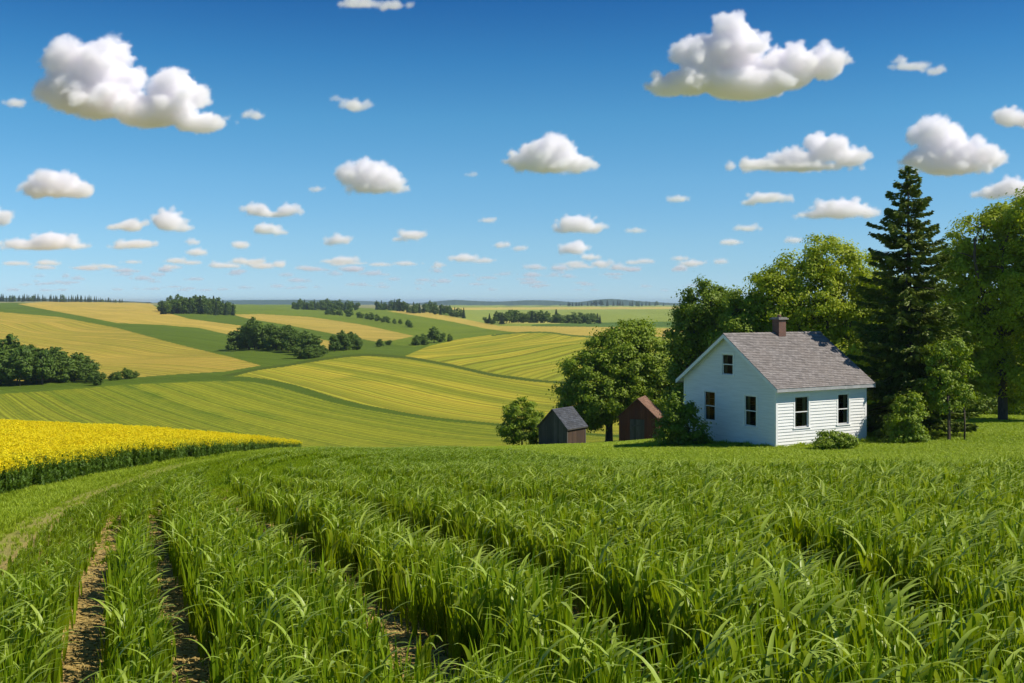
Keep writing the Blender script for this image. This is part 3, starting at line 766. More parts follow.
if True:
    wood((-14, 262, 98, 262, 24, 14), 34, [44, 40, 34, 30, 18], 'green tree in the grove at the left edge below the tan slope', 'trees of the left grove', parts=True, seed=1, wide=1.15)
    wood((112, 262, 138, 266, 3, 3), 5, [9, 12, 8], 'low bush right of the left grove', 'low bushes right of the left grove', parts=True, seed=2, wide=1.5)
    wood((232, 395, 318, 330, 12, 12), 30, [20, 30, 27, 26, 20], 'dark tree in the long clump in the valley left of the dome', 'trees of the clump in the valley', parts=True, seed=3)
    wood((298, 316, 326, 326, 5, 3), 6, [14, 14, 10], 'low bush at the right foot of the valley clump', 'low bushes under the valley clump', parts=True, seed=33, wide=1.4)
    wood((332, 345, 360, 380, 7, 7), 12, [16, 20, 18, 14], 'dark tree in the short clump at the crest of the dome', 'trees at the crest of the dome', parts=True, seed=4)
    wood((376, 430, 388, 440, 4, 4), 3, [6, 9, 6], 'small dark bush right of the crest clump', 'small bushes right of the crest clump', parts=True, seed=5, wide=1.5)
    wood((414, 440, 426, 445, 5, 5), 4, [9, 13, 9], 'round dark tree at the foot of the right hill, left of the pointed one', 'round trees at the foot of the right hill', parts=True, seed=6, wide=1.4)
    for (px, d, h, w, lab) in ((434, 452, 16, 1.2, 'pointed tree at the foot of the right hill'), (441, 455, 11, 1.3, 'shorter tree leaning on the pointed tree'), (450, 458, 9, 1.2, 'last little tree right of the pointed tree')):
        plant_tree((px - CX) / F * d, d, h * d / F, lab, None, parts=True, wide=w)
    wood((258, 600, 271, 600, 4, 4), 4, [5, 7, 5], 'lone dark bush on the green strip between two tan fields', 'lone bushes on the green strip', seed=7, wide=1.7)
    wood((160, 930, 234, 930, 50, 50), 48, [13, 17, 18, 18, 16, 12], 'dark tree in the oval wood on the left skyline', 'trees of the oval wood on the skyline', seed=8, fir=0.25)
    wood((293, 1330, 356, 1330, 60, 60), 26, [9, 11, 11, 10], 'dark tree in the small wood in the middle of the skyline', 'trees of the middle skyline wood', seed=9, fir=0.3)
    wood((374, 1330, 465, 1010, 50, 30), 34, [9, 12, 12, 11, 10], 'dark tree in the long wood right of the middle of the skyline', 'trees of the long skyline wood', seed=10, fir=0.3)
    wood((327, 1000, 415, 640, 12, 6), 16, [7, 9, 8, 7, 8], 'dark tree in the thin row running down the far green slope', 'trees of the thin row on the far slope', seed=11, wide=1.3)
    wood((486, 790, 603, 840, 24, 14), 38, [9, 13, 13, 14, 12, 9], 'dark tree in the wood on the plain beyond the right hill', 'trees of the wood on the plain', seed=12, fir=0.15, wide=1.2)
    wood((-6, 2050, 124, 2150, 60, 60), 58, [8, 7, 8, 7, 4], 'tiny conifer on the far left horizon', 'conifers on the far left horizon', fir=0.85, seed=13)
    wood((566, 3300, 664, 3300, 80, 80), 26, [4, 6, 6, 4], 'tiny conifer on the horizon right of the blue hills', 'conifers on the right horizon', fir=0.8, seed=14, wide=1.3)

# ------------------------------------------------------------------ the white house
m_siding = simple_mat('white_siding', (0.85, 0.85, 0.82), (0.74, 0.74, 0.71), 2.2, 0.6, 0.15, stretch=(0.4, 0.4, 6))
m_trim = simple_mat('white_trim', (0.88, 0.88, 0.86), (0.80, 0.80, 0.78), 4.0, 0.55, 0.1)
m_found = simple_mat('foundation_stone', (0.18, 0.17, 0.15), (0.3, 0.28, 0.25), 5.0, 0.95, 0.5)
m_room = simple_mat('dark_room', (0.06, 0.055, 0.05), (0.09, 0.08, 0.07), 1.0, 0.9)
m_curtain = simple_mat('curtain_cloth', (0.46, 0.42, 0.24), (0.28, 0.26, 0.15), 3.0, 0.9, stretch=(7, 7, .3))
m_soffit = simple_mat('grey_gutter', (0.42, 0.42, 0.42), (0.3, 0.3, 0.3), 3.0, 0.5)

def shingle_mat(name, c1, c2, c3):
    m, nd, lk, out = new_mat(name)
    b = N(nd, 'ShaderNodeBsdfPrincipled'); b.inputs['Roughness'].default_value = 0.9; b.inputs['Specular IOR Level'].default_value = 0.2
    g = nd.new('ShaderNodeNewGeometry'); tc = nd.new('ShaderNodeTexCoord')
    f = mathn(nd, lk, 'MULTIPLY', g.outputs['Random Per Island'], 1.0)
    n = ramp(nd, lk, noise(nd, lk, 0.9, 4, 0.6, tc.outputs['Object']), (0.35, 0.65, 0, 1))
    c = mixc(nd, lk, f, c1, c2); c = mixc(nd, lk, mathn(nd, lk, 'MULTIPLY', n, 0.55), c, c3)
    lk.new(c, b.inputs['Base Color'])
    bp = nd.new('ShaderNodeBump'); bp.inputs['Strength'].default_value = 0.5; bp.inputs['Distance'].default_value = 0.01
    lk.new(noise(nd, lk, 60, 3, 0.6, tc.outputs['Object']), bp.inputs['Height']); lk.new(bp.outputs[0], b.inputs['Normal'])
    lk.new(b.outputs[0], out.inputs[0]); return m
m_shingle = shingle_mat('grey_brown_shingle', (0.165, 0.15, 0.14), (0.29, 0.265, 0.25), (0.22, 0.19, 0.17))
m_shingle_dark = shingle_mat('dark_shingle', (0.045, 0.05, 0.06), (0.09, 0.10, 0.12), (0.07, 0.07, 0.07))
m_shingle_rust = shingle_mat('rusty_shingle', (0.16, 0.09, 0.06), (0.26, 0.15, 0.10), (0.13, 0.09, 0.07))

m_brick, nd, lk, out = new_mat('chimney_brick')
b_ = N(nd, 'ShaderNodeBsdfPrincipled'); b_.inputs['Roughness'].default_value = 0.9
bt = nd.new('ShaderNodeTexBrick'); bt.inputs['Scale'].default_value = 1.0; bt.inputs['Brick Width'].default_value = 0.21; bt.inputs['Row Height'].default_value = 0.075; bt.inputs['Mortar Size'].default_value = 0.008
bt.inputs['Color1'].default_value = (0.11, 0.045, 0.032, 1); bt.inputs['Color2'].default_value = (0.18, 0.08, 0.055, 1); bt.inputs['Mortar'].default_value = (0.16, 0.13, 0.11, 1)
tc = nd.new('ShaderNodeTexCoord'); sx = nd.new('ShaderNodeSeparateXYZ'); cb = nd.new('ShaderNodeCombineXYZ')
lk.new(tc.outputs['Object'], sx.inputs[0]); lk.new(mathn(nd, lk, 'ADD', sx.outputs[0], sx.outputs[1]), cb.inputs[0]); lk.new(sx.outputs[2], cb.inputs[1]); lk.new(cb.outputs[0], bt.inputs['Vector'])
lk.new(bt.outputs['Color'], b_.inputs['Base Color']); lk.new(b_.outputs[0], out.inputs[0])

m_glass, nd, lk, out = new_mat('window_glass')
gl = N(nd, 'ShaderNodeBsdfGlossy'); gl.inputs['Roughness'].default_value = 0.03
tr = nd.new('ShaderNodeBsdfTransparent'); tr.inputs[0].default_value = (0.6, 0.63, 0.61, 1)
fr = nd.new('ShaderNodeFresnel'); fr.inputs[0].default_value = 1.18; mx = nd.new('ShaderNodeMixShader')
lk.new(fr.outputs[0], mx.inputs[0]); lk.new(tr.outputs[0], mx.inputs[1]); lk.new(gl.outputs[0], mx.inputs[2]); lk.new(mx.outputs[0], out.inputs[0])

def wall_mesh(o, u, n, z0, ztop, left, right, holes, board, vertical=False, lap=0.030, seed=0, thick=0.1):
    """lapped boards over a wall. o: corner; u: unit vector along; n: outward; left(z), right(z): ends of the wall at a height; holes: (u0,u1,z0,z1)"""
    mb = MB(); o, u, n = Vector(o), Vector(u), Vector(n); up = Vector((0, 0, 1)); g = np.random.default_rng(seed)
    zc = []; z = z0
    while z < ztop - 1e-4:
        zc.append((z, min(z + board, ztop))); z += board
    for (a, b) in zc:
        cuts = sorted(set([a, b] + [h for H_ in holes for h in (H_[2], H_[3]) if a < h < b]))
        for c, d in zip(cuts[:-1], cuts[1:]):
            m = (c + d) / 2
            hs = sorted([(H_[0], H_[1]) for H_ in holes if H_[2] < m < H_[3]])
            spans = []; cur = None
            for (h0, h1) in hs + [(None, None)]:
                spans.append((cur, h0)); cur = h1
            for (s0, s1) in spans:
                l0, l1 = (left(c), left(d)) if s0 is None else (s0, s0)
                r0, r1 = (right(c), right(d)) if s1 is None else (s1, s1)
                if r0 - l0 < 0.01 and r1 - l1 < 0.01: continue
                oc = lap * (1 - (c - a) / (b - a)) + 0.004; od = lap * (1 - (d - a) / (b - a)) + 0.004   # lower edge stands proud
                j = g.normal() * 0.0012
                p = [o + u * l0 + up * c + n * (oc + j), o + u * r0 + up * c + n * (oc + j), o + u * r1 + up * d + n * (od + j), o + u * l1 + up * d + n * (od + j)]
                q = [x - n * (thick + oc) for x in (p[0], p[1], p[2], p[3])]
                mb.add(p + q, [(0, 1, 2, 3), (7, 6, 5, 4), (0, 4, 5, 1), (2, 6, 7, 3), (0, 3, 7, 4), (1, 5, 6, 2)])
    return mb

def shingle_slope(mb, e0, e1, r0, r1, rows, thick=0.02, tab=0.33, seed=0, n_out=None):
    """courses of separate shingles from the eave (e0-e1) to the ridge (r0-r1)"""
    g = np.random.default_rng(seed); e0, e1, r0, r1 = map(Vector, (e0, e1, r0, r1))
    L = (e1 - e0).length; k = max(3, int(L / tab)); nrm = (e1 - e0).cross(r0 - e0).normalized()
    if nrm.z < 0: nrm = -nrm
    for i in range(rows):
        t0, t1 = i / rows, min(1.0, (i + 1.12) / rows)
        a0, a1 = e0.lerp(r0, t0), e1.lerp(r1, t0); b0, b1 = e0.lerp(r0, t1), e1.lerp(r1, t1)
        sh = (i % 2) * 0.5 + g.uniform(-.1, .1)
        xs = [0.0] + [min(max((j + sh) / k, 0), 1) for j in range(0, k + 1)] + [1.0]; xs = sorted(set(xs))
        for x0, x1 in zip(xs[:-1], xs[1:]):
            if x1 - x0 < 0.02 / L: continue
            dx = 0.004 / L; lift = thick * g.uniform(0.8, 1.5)
            p = [a0.lerp(a1, x0 + dx) + nrm * lift, a0.lerp(a1, x1 - dx) + nrm * lift, b0.lerp(b1, x1 - dx) + nrm * 0.004, b0.lerp(b1, x0 + dx) + nrm * 0.004]
            q = [a0.lerp(a1, x0 + dx), a0.lerp(a1, x1 - dx)]
            mb.add(p + q, [(0, 1, 2, 3), (4, 5, 1, 0), (4, 0, 3), (5, 2, 1)])

def make_window(parent, o, u, n, u0, u1, z0, z1, seed=0, curtain=True):
    """double hung sash window set in a hole"""
    o, u, n, up = Vector(o), Vector(u), Vector(n), Vector((0, 0, 1))
    w = empty('window'); w.parent = parent
    f = MB(); t = 0.085; pr_ = 0.035
    def bar(a0, a1, c0, c1, d0, d1): f.box(o + u * a0 + up * c0 + n * d0, u * (a1 - a0), n * (d1 - d0), up * (c1 - c0))
    bar(u0 - t, u0 + .012, z0, z1, -0.09, pr_); bar(u1 - .012, u1 + t, z0, z1, -0.09, pr_)
    bar(u0 - t, u1 + t, z1, z1 + t + .02, -0.09, pr_ + .01)
    f.build('frame', m_trim, w)
    s = MB(); s.box(o + u * (u0 - t - .03) + up * (z0 - .06) + n * -.09, u * (u1 - u0 + 2 * t + .06), n * (.09 + pr_ + .035), up * .06)
    s.build('sill', m_trim, w)
    s = MB(); zm = (z0 + z1) / 2; e = 0.045
    def sb(a0, a1, c0, c1, d): s.box(o + u * a0 + up * c0 + n * (d - .03), u * (a1 - a0), n * .03, up * (c1 - c0))
    for (c0, c1, d) in ((z0, zm + .02, -0.045), (zm - .02, z1, -0.012)):
        sb(u0 + .012, u0 + .012 + e, c0, c1, d); sb(u1 - .012 - e, u1 - .012, c0, c1, d)
        sb(u0 + .012 + e, u1 - .012 - e, c0, c0 + e, d); sb(u0 + .012 + e, u1 - .012 - e, c1 - e, c1, d)
    s.build('sash', m_trim, w)
    p = MB()
    for (c0, c1, d) in ((z0 + e, zm - .025, -0.062), (zm + .025, z1 - e, -0.028)):
        a = o + u * (u0 + .05) + up * c0 + n * d; uu = u * (u1 - u0 - .10)
        p.quad(a, a + uu, a + uu + up * (c1 - c0), a + up * (c1 - c0)) if uu.cross(up).dot(n) > 0 else p.quad(a + uu, a, a + up * (c1 - c0), a + uu + up * (c1 - c0))
    p.build('pane', m_glass, w)
    if curtain:
        c = MB(); g = np.random.default_rng(seed)
        for (a0, a1) in ((u0 + .03, u0 + (u1 - u0) * .33), (u0 + (u1 - u0) * .72, u1 - .03)):
            m_ = 26; pts = []
            for i in range(m_ + 1):
                x = a0 + (a1 - a0) * i / m_; dd = -0.16 + 0.022 * math.sin(i * 1.15 + g.normal() * .2)
                pts.append((x, dd))
            for (x0, d0), (x1, d1) in zip(pts[:-1], pts[1:]):
                c.quad(o + u * x0 + n * d0 + up * (z0 + .02), o + u * x1 + n * d1 + up * (z0 + .02), o + u * x1 + n * d1 + up * (z1 - .02), o + u * x0 + n * d0 + up * (z1 - .02))
        c.build('curtain', m_curtain, w, True)
    return w

HC = Vector((12.96, 54.0, 0)); HC.z = -145 * 54.0 / F
HS = Vector((5.45, 3.2, 0)).normalized(); HG = Vector((-HS.y, HS.x, 0))     # along the long wall, along the gable wall
LS, LG, EAVE, RISE = 6.3, 7.0, 2.97, 2.34
def build_house():
    rz = math.atan2(HS.y, HS.x)
    root = empty('farmhouse', HC, rz); tag(root, 'small white clapboard farmhouse with a grey shingled gable roof', 'house')
    X, Y, Zv = Vector((1, 0, 0)), Vector((0, 1, 0)), Vector((0, 0, 1))      # local: X along the long wall, Y along the gable wall
    b0 = -0.28; top = EAVE - 0.02
    lw = [(1.24, 2.20, .82, 2.36), (4.24, 5.04, .82, 2.36)]
    gw = [(1.36, 2.24, .80, 2.34), (4.46, 5.34, .80, 2.34)]
    gt = (3.08, 3.94, 3.30, 4.36)
    # the long wall looks to -Y, the gable wall to -X
    wall_mesh((0, 0, 0), X, -Y, b0, top, lambda z: 0.07, lambda z: LS - .07, lw, 0.155).build('wall', m_siding, root)
    gl_ = lambda z: 0.07 if z <= EAVE else max(0.0, (z - EAVE) * (LG / 2) / RISE)
    gr_ = lambda z: LG - gl_(z) if z > EAVE else LG - .07
    wall_mesh((0, 0, 0), Y, -X, b0, EAVE + RISE - .02, gl_, gr_, [(h[0], h[1], h[2], h[3]) for h in gw] + [gt], 0.155).build('wall', m_siding, root)
    wall_mesh((0, LG, 0), X, Y, b0, top, lambda z: 0.07, lambda z: LS - .07, [], 0.155).build('wall', m_siding, root)
    wall_mesh((LS, 0, 0), Y, X, b0, EAVE + RISE - .02, gl_, gr_, [], 0.155).build('wall', m_siding, root)
    mb = MB(); mb.box((0.02, 0.02, -1.2), (LS - .04, 0, 0), (0, LG - .04, 0), (0, 0, 1.2 + b0 - .003)); mb.build('foundation', m_found, root)
    # corner boards
    for (x, y, sx, sy) in ((0, 0, -1, -1), (LS, 0, 1, -1), (0, LG, -1, 1), (LS, LG, 1, 1)):
        mb = MB(); ox, oy = x + (0.03 if sx > 0 else -0.03), y + (0.03 if sy > 0 else -0.03)
        mb.box((ox, oy, b0 + .002), (-sx * .13, 0, 0), (0, -sy * .13, 0), (0, 0, top - b0 - .01)); mb.build('corner_board', m_trim, root)
    # inside: a dark room lining with an attic floor
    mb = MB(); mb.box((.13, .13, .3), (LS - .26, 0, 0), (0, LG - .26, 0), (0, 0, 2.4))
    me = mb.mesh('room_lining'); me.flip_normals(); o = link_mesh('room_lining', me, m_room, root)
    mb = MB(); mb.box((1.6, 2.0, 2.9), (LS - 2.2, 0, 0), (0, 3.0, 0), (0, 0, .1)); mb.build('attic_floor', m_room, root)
    me = o.data
    # the lining is open behind each window
    bm = bmesh.new(); bm.from_mesh(me)
    for f in list(bm.faces):
        nn = f.normal; c = f.calc_center_median()
        if c.y < .2 or c.x < .2: bm.faces.remove(f)
    bm.to_mesh(me); bm.free()
    for i, h in enumerate(lw): make_window(root, (0, 0, 0), X, -Y, *h, seed=i)
    for i, h in enumerate(gw): make_window(root, (0, 0, 0), Y, -X, *h, seed=i + 5)
    make_window(root, (0, 0, 0), Y, -X, *gt, seed=9)
    # roof: deck, shingles, fascia boards, gutter
    ov, og = 0.36, 0.30; s = RISE / (LG / 2); zr = EAVE + RISE + .10
    def rp(x, y):   # top of the deck
        return Vector((x, y, zr - abs(y - LG / 2) * s))
    roof = empty('roof'); roof.parent = root
    mb = MB()
    for sgn in (-1, 1):
        ye = LG / 2 + sgn * (LG / 2 + ov)
        a, b, c, d = rp(-og, ye), rp(LS + og, ye), rp(LS + og, LG / 2), rp(-og, LG / 2)
        dn = Vector((0, 0, -.09))
        mb.add([a, b, c, d, a + dn, b + dn, c + dn, d + dn], [(0, 1, 2, 3), (7, 6, 5, 4), (0, 4, 5, 1), (1, 5, 6, 2), (3, 7, 4, 0)])
    mb.build('roof_deck', m_trim, roof)
    mb = MB()
    for sgn in (-1, 1):
        ye = LG / 2 + sgn * (LG / 2 + ov + .03)
        up = Vector((0, 0, .012))
        shingle_slope(mb, rp(-og - .03, ye) + up, rp(LS + og + .03, ye) + up, rp(-og - .03, LG / 2) + up, rp(LS + og + .03, LG / 2) + up, 33, 0.024, 0.22, seed=3 + sgn)
    for i in range(24):      # ridge caps
        x0 = -og - .03 + i * (LS + 2 * og + .06) / 24; w = (LS + 2 * og + .06) / 24 + .03
        for sgn in (-1, 1):
            p0 = Vector((x0, LG / 2, zr + .055)); p1 = Vector((x0 + w, LG / 2, zr + .045)); dd = Vector((0, sgn * .14, -.14 * s))
            mb.quad(p0, p1, p1 + dd, p0 + dd)
    mb.build('shingles', m_shingle, roof)
    mb = MB()
    for x in (-og - .025, LS + og):      # barge boards on the gables
        for sgn in (-1, 1):
            ye = LG / 2 + sgn * (LG / 2 + ov)
            a, c = rp(x, ye), rp(x, LG / 2); dn = Vector((0, 0, -.19)); w = Vector((.025, 0, 0)); a = a + Vector((0, 0, -.005)); c = c + Vector((0, 0, -.005))
            mb = MB(); mb.add([a, c, c + dn, a + dn, a + w, c + w, c + dn + w, a + dn + w], [(0, 1, 2, 3), (7, 6, 5, 4), (0, 4, 5, 1), (3, 2, 6, 7), (0, 3, 7, 4)])
            mb.build('barge_board', m_trim, roof)
    mb = MB()
    for sgn in (-1, 1):
        ye = LG / 2 + sgn * (LG / 2 + ov); p = rp(-og, ye)
        mb = MB(); mb.box((-og + .01, ye - (.0 if sgn > 0 else .03), p.z - .17), (LS + 2 * og - .02, 0, 0), (0, .03, 0), (0, 0, .15))
        mb.build('gutter', m_soffit, roof)
    # chimney
    ch = empty('chimney'); ch.parent = root
    cx, cyy = 3.55, LG / 2 - .05
    mb = MB(); mb.box((cx - .27, cyy - .27, zr - .55), (.50, 0, 0), (0, .50, 0), (0, 0, 1.27)); mb.build('stack', m_brick, ch)
    mb = MB(); mb.box((cx - .35, cyy - .35, zr + .721), (.70, 0, 0), (0, .70, 0), (0, 0, .07)); mb.box((cx - .29, cyy - .29, zr + .793), (.58, 0, 0), (0, .58, 0), (0, 0, .05)); mb.build('cap', m_found, ch)
    mb = MB(); mb.tube([(cx, cyy, zr + .84), (cx, cyy, zr + .98)], [.11, .10], 12); mb.build('flue', m_brick, ch, True)
build_house()

def weathered(name, c1, c2, c3):
    m, nd, lk, out = new_mat(name)
    b = N(nd, 'ShaderNodeBsdfPrincipled'); b.inputs['Roughness'].default_value = 0.9; b.inputs['Specular IOR Level'].default_value = 0.15
    g = nd.new('ShaderNodeNewGeometry'); tc = nd.new('ShaderNodeTexCoord'); mp = nd.new('ShaderNodeMapping'); mp.inputs['Scale'].default_value = (5, 5, .6)
    lk.new(tc.outputs['Object'], mp.inputs[0])
    n = ramp(nd, lk, noise(nd, lk, 3.0, 6, 0.7, mp.outputs[0]), (0.35, 0.65, 0, 1))
    c = mixc(nd, lk, g.outputs['Random Per Island'], c1, c2); c = mixc(nd, lk, mathn(nd, lk, 'MULTIPLY', n, 0.6), c, c3)
    lk.new(c, b.inputs['Base Color']); lk.new(b.outputs[0], out.inputs[0]); return m
m_grey_wood = weathered('grey_boards', (0.075, 0.068, 0.06), (0.15, 0.138, 0.125), (0.06, 0.055, 0.05))
m_red_wood = weathered('red_boards', (0.13, 0.045, 0.03), (0.22, 0.075, 0.05), (0.09, 0.05, 0.04))
m_brown_wood = weathered('brown_boards', (0.06, 0.04, 0.03), (0.11, 0.07, 0.05), (0.05, 0.04, 0.03))

def build_shed(px, row, d, gdir, wg, ls, eave, rise, wall_m, side_m, roof_m, label, door, trim=None):
    """near corner at px/row; gdir: unit vector of the front gable wall, leading away from the corner to the left"""
    z = -(row - HY) * d / F; c = Vector(((px - CX) / F * d, d, z))
    g = Vector((*gdir, 0)).normalized(); s = Vector((g.y, -g.x, 0))
    if s.y < 0: s = -s
    root = empty('shed', c, math.atan2(s.y, s.x)); tag(root, label, 'shed')
    # local: X along the side (s), Y along the gable (g)
    def boards(o, u, n, L, top, mat, seed, holes=()):
        gg = np.random.default_rng(seed); mb = MB(); o, u, n = Vector(o), Vector(u), Vector(n); x = 0.0
        while x < L - 1e-3:
            w = min(gg.uniform(.13, .19), L - x); t = gg.uniform(0, .012); x0, x1 = x + .003, x + w - .003
            z0 = gg.uniform(-.05, 0)
            if not any(h0 < (x0 + x1) / 2 < h1 for h0, h1, hz in holes): zb = -.25 + z0
            else: zb = [hz for h0, h1, hz in holes if h0 < (x0 + x1) / 2 < h1][0]
            p = [o + u * x0 + Vector((0, 0, zb)), o + u * x1 + Vector((0, 0, zb)), o + u * x1 + Vector((0, 0, top(x1))), o + u * x0 + Vector((0, 0, top(x0)))]
            q = [v + n * (.02 + t) for v in p]
            mb.add(p + q, [(3, 2, 1, 0), (4, 5, 6, 7), (0, 1, 5, 4), (1, 2, 6, 5), (2, 3, 7, 6), (3, 0, 4, 7)])
            x += w
        return mb.build('wall', mat, root)
    gtop = lambda y: eave + rise * (1 - abs(y - wg / 2) / (wg / 2)) - .01
    dh = [(door[0], door[1], door[2])] if door else []
    boards((0, 0, 0), (0, 1, 0), (-1, 0, 0), wg, gtop, wall_m, 1, dh)
    boards((ls, 0, 0), (0, 1, 0), (1, 0, 0), wg, gtop, wall_m, 2)
    boards((0, 0, 0), (1, 0, 0), (0, -1, 0), ls, lambda x: eave - .01, side_m, 3)
    boards((0, wg, 0), (1, 0, 0), (0, 1, 0), ls, lambda x: eave - .01, side_m, 4)
    mb = MB(); mb.box((.03, .03, -.5), (ls - .06, 0, 0), (0, wg - .06, 0), (0, 0, .5 + eave - .1)); mb.build('frame', m_room, root)
    for (x, y) in ((0, 0), (0, wg), (ls, 0), (ls, wg)):
        mb = MB(); mb.box((x - .05, y - .05, -.3), (.1, 0, 0), (0, .1, 0), (0, 0, .3 + eave - .05)); mb.build('corner_board', trim or wall_m, root)
    if door:
        dr = empty('door'); dr.parent = root; mb = MB(); y = door[0]; gg = np.random.default_rng(8)
        while y < door[1] - .01:
            w = min(.15, door[1] - y); mb.box((-.045 - gg.uniform(0, .008), y + .004, .03), (.03, 0, 0), (0, w - .008, 0), (0, 0, door[2] - .05)); y += w
        mb.build('door_boards', m_grey_wood, dr)
        mb = MB(); mb.box((-.075, door[0] + .1, .35), (.022, 0, 0), (0, door[1] - door[0] - .2, 0), (0, 0, .1)); mb.box((-.075, door[0] + .1, door[2] - .5), (.022, 0, 0), (0, door[1] - door[0] - .2, 0), (0, 0, .1)); mb.build('brace', m_grey_wood, dr)
        mb = MB(); mb.box((-.06, door[0] - .09, 0), (.04, 0, 0), (0, .08, 0), (0, 0, door[2] + .05)); mb.box((-.06, door[1] + .01, 0), (.04, 0, 0), (0, .08, 0), (0, 0, door[2] + .05)); mb.build('door_frame', trim or wall_m, root)
    roof = MB(); deck = MB(); ov = .16; sl = rise / (wg / 2); zr = eave + rise + .04
    for sgn in (-1, 1):
        ye = wg / 2 + sgn * (wg / 2 + ov)
        P = lambda x, y: Vector((x, y, zr - abs(y - wg / 2) * sl))
        a, b, c2, d2 = P(-ov, ye), P(ls + ov, ye), P(ls + ov, wg / 2), P(-ov, wg / 2); dn = Vector((0, 0, -.05))
        deck.add([a, b, c2, d2, a + dn, b + dn, c2 + dn, d2 + dn], [(0, 1, 2, 3), (7, 6, 5, 4), (0, 4, 5, 1), (1, 5, 6, 2), (3, 7, 4, 0)])
        up = Vector((0, 0, .01)); shingle_slope(roof, a + up, b + up, d2 + up, c2 + up, 12, .02, .28, seed=5 + sgn)
    r = empty('roof'); r.parent = root
    deck.build('roof_deck', wall_m, r); roof.build('shingles', roof_m, r)
build_shed(567, 446.5, 77, (-0.80, 0.60), 2.35, 2.3, 1.32, 1.2, m_grey_wood, m_brown_wood, m_shingle_dark, 'small low grey board shed with a dark roof', None)
build_shed(656, 447.5, 77.5, (-0.95, 0.31), 2.6, 2.5, 2.15, 1.22, m_red_wood, m_red_wood, m_shingle_rust, 'dark red board shed with a rusty roof and a grey door', (.82, 1.85, 1.95), None)

# ------------------------------------------------------------------ growing crops: plants spread over real ground by geometry nodes
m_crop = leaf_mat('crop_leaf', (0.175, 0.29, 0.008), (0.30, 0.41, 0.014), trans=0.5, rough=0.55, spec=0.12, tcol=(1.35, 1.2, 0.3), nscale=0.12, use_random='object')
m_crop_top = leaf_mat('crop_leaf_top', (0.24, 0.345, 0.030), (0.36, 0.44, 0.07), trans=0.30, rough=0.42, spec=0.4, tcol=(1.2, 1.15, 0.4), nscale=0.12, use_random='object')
m_short = leaf_mat('short_grass', (0.25, 0.36, 0.014), (0.37, 0.46, 0.026), trans=0.35, rough=0.5, spec=0.3, nscale=0.2, use_random='object')
m_canola_green = leaf_mat('canola_leaf', (0.07, 0.15, 0.018), (0.15, 0.24, 0.03), trans=0.3, rough=0.5, nscale=0.3, use_random='object')
m_canola_flower = leaf_mat('canola_petal', (0.82, 0.68, 0.006), (0.90, 0.80, 0.02), trans=0.35, rough=0.6, nscale=0.3, tcol=(1.05, 1.0, 0.4), use_random='object')

def blade(base, az, length, tilt0, tilt1, width, seg=6, twist=0.0, fold=0.25):
    """an arching leaf; returns vertices and quads"""
    p = np.array(base, float); V, Q = [], []
    for i in range(seg + 1):
        t = i / seg; tl = tilt0 + (tilt1 - tilt0) * t ** 1.5
        w = width * (0.55 + 1.1 * t) if t < 0.35 else width * (1 - ((t - 0.35) / 0.65) ** 1.8) * 0.94 + 0.0015
        a = az + twist * t
        side = np.array((-math.sin(a), math.cos(a), 0)) * w
        d = np.array((math.sin(tl) * math.cos(az), math.sin(tl) * math.sin(az), math.cos(tl)))
        nrm = np.cross(d, side / (w + 1e-9))
        V += [p - side, p + nrm * w * -fold, p + side]
        if i < seg:
            b = 3 * i; Q += [(b, b + 1, b + 4, b + 3), (b + 1, b + 2, b + 5, b + 4)]
        p = p + d * length / seg
    return V, Q

def blade_plant(seed, nleaf, h, length, width, wind=0.0, seg=6):
    g = np.random.default_rng(seed); V, Q = [], []
    for k in range(nleaf):
        az = g.uniform(0, 6.283)
        hb = h * g.uniform(0.0, 0.52) * (k / nleaf) ** .5
        v, q = blade((g.normal() * .022, g.normal() * .022, hb), az, length * g.uniform(.7, 1.15), g.uniform(.04, .28), g.uniform(.35, .9), width * g.uniform(.7, 1.15), seg, g.normal() * .7)
        b = len(V); V += v; Q += [tuple(b + i for i in f) for f in q]
    return np_mesh('plant', np.array(V), np.array(Q), True)

def crop_plant(seed):
    """upright leaves in a dense sheaf, the topmost arching over and showing their paler faces"""
    g = np.random.default_rng(seed); V, Q, M = [], [], []
    def add(v, q, m):
        b = len(V); V.extend(v); Q.extend([tuple(b + i for i in f) for f in q]); M.extend([m] * len(q))
    for k in range(11):
        v, q = blade((g.normal() * .04, g.normal() * .04, g.uniform(0, .42)), g.uniform(0, 6.283), g.uniform(.42, .62), g.uniform(.0, .13), g.uniform(.06, .58), .0225 * g.uniform(.7, 1.2), 6, g.normal() * .6)
        add(v, q, 0)
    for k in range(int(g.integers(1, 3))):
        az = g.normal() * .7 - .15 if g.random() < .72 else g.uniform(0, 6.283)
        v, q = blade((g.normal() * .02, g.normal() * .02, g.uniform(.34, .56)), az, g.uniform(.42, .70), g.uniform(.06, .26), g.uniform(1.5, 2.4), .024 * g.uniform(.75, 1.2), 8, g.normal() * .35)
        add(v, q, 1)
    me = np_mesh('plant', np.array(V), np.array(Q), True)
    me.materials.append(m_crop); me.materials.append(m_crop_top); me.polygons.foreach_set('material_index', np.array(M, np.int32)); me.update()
    return me

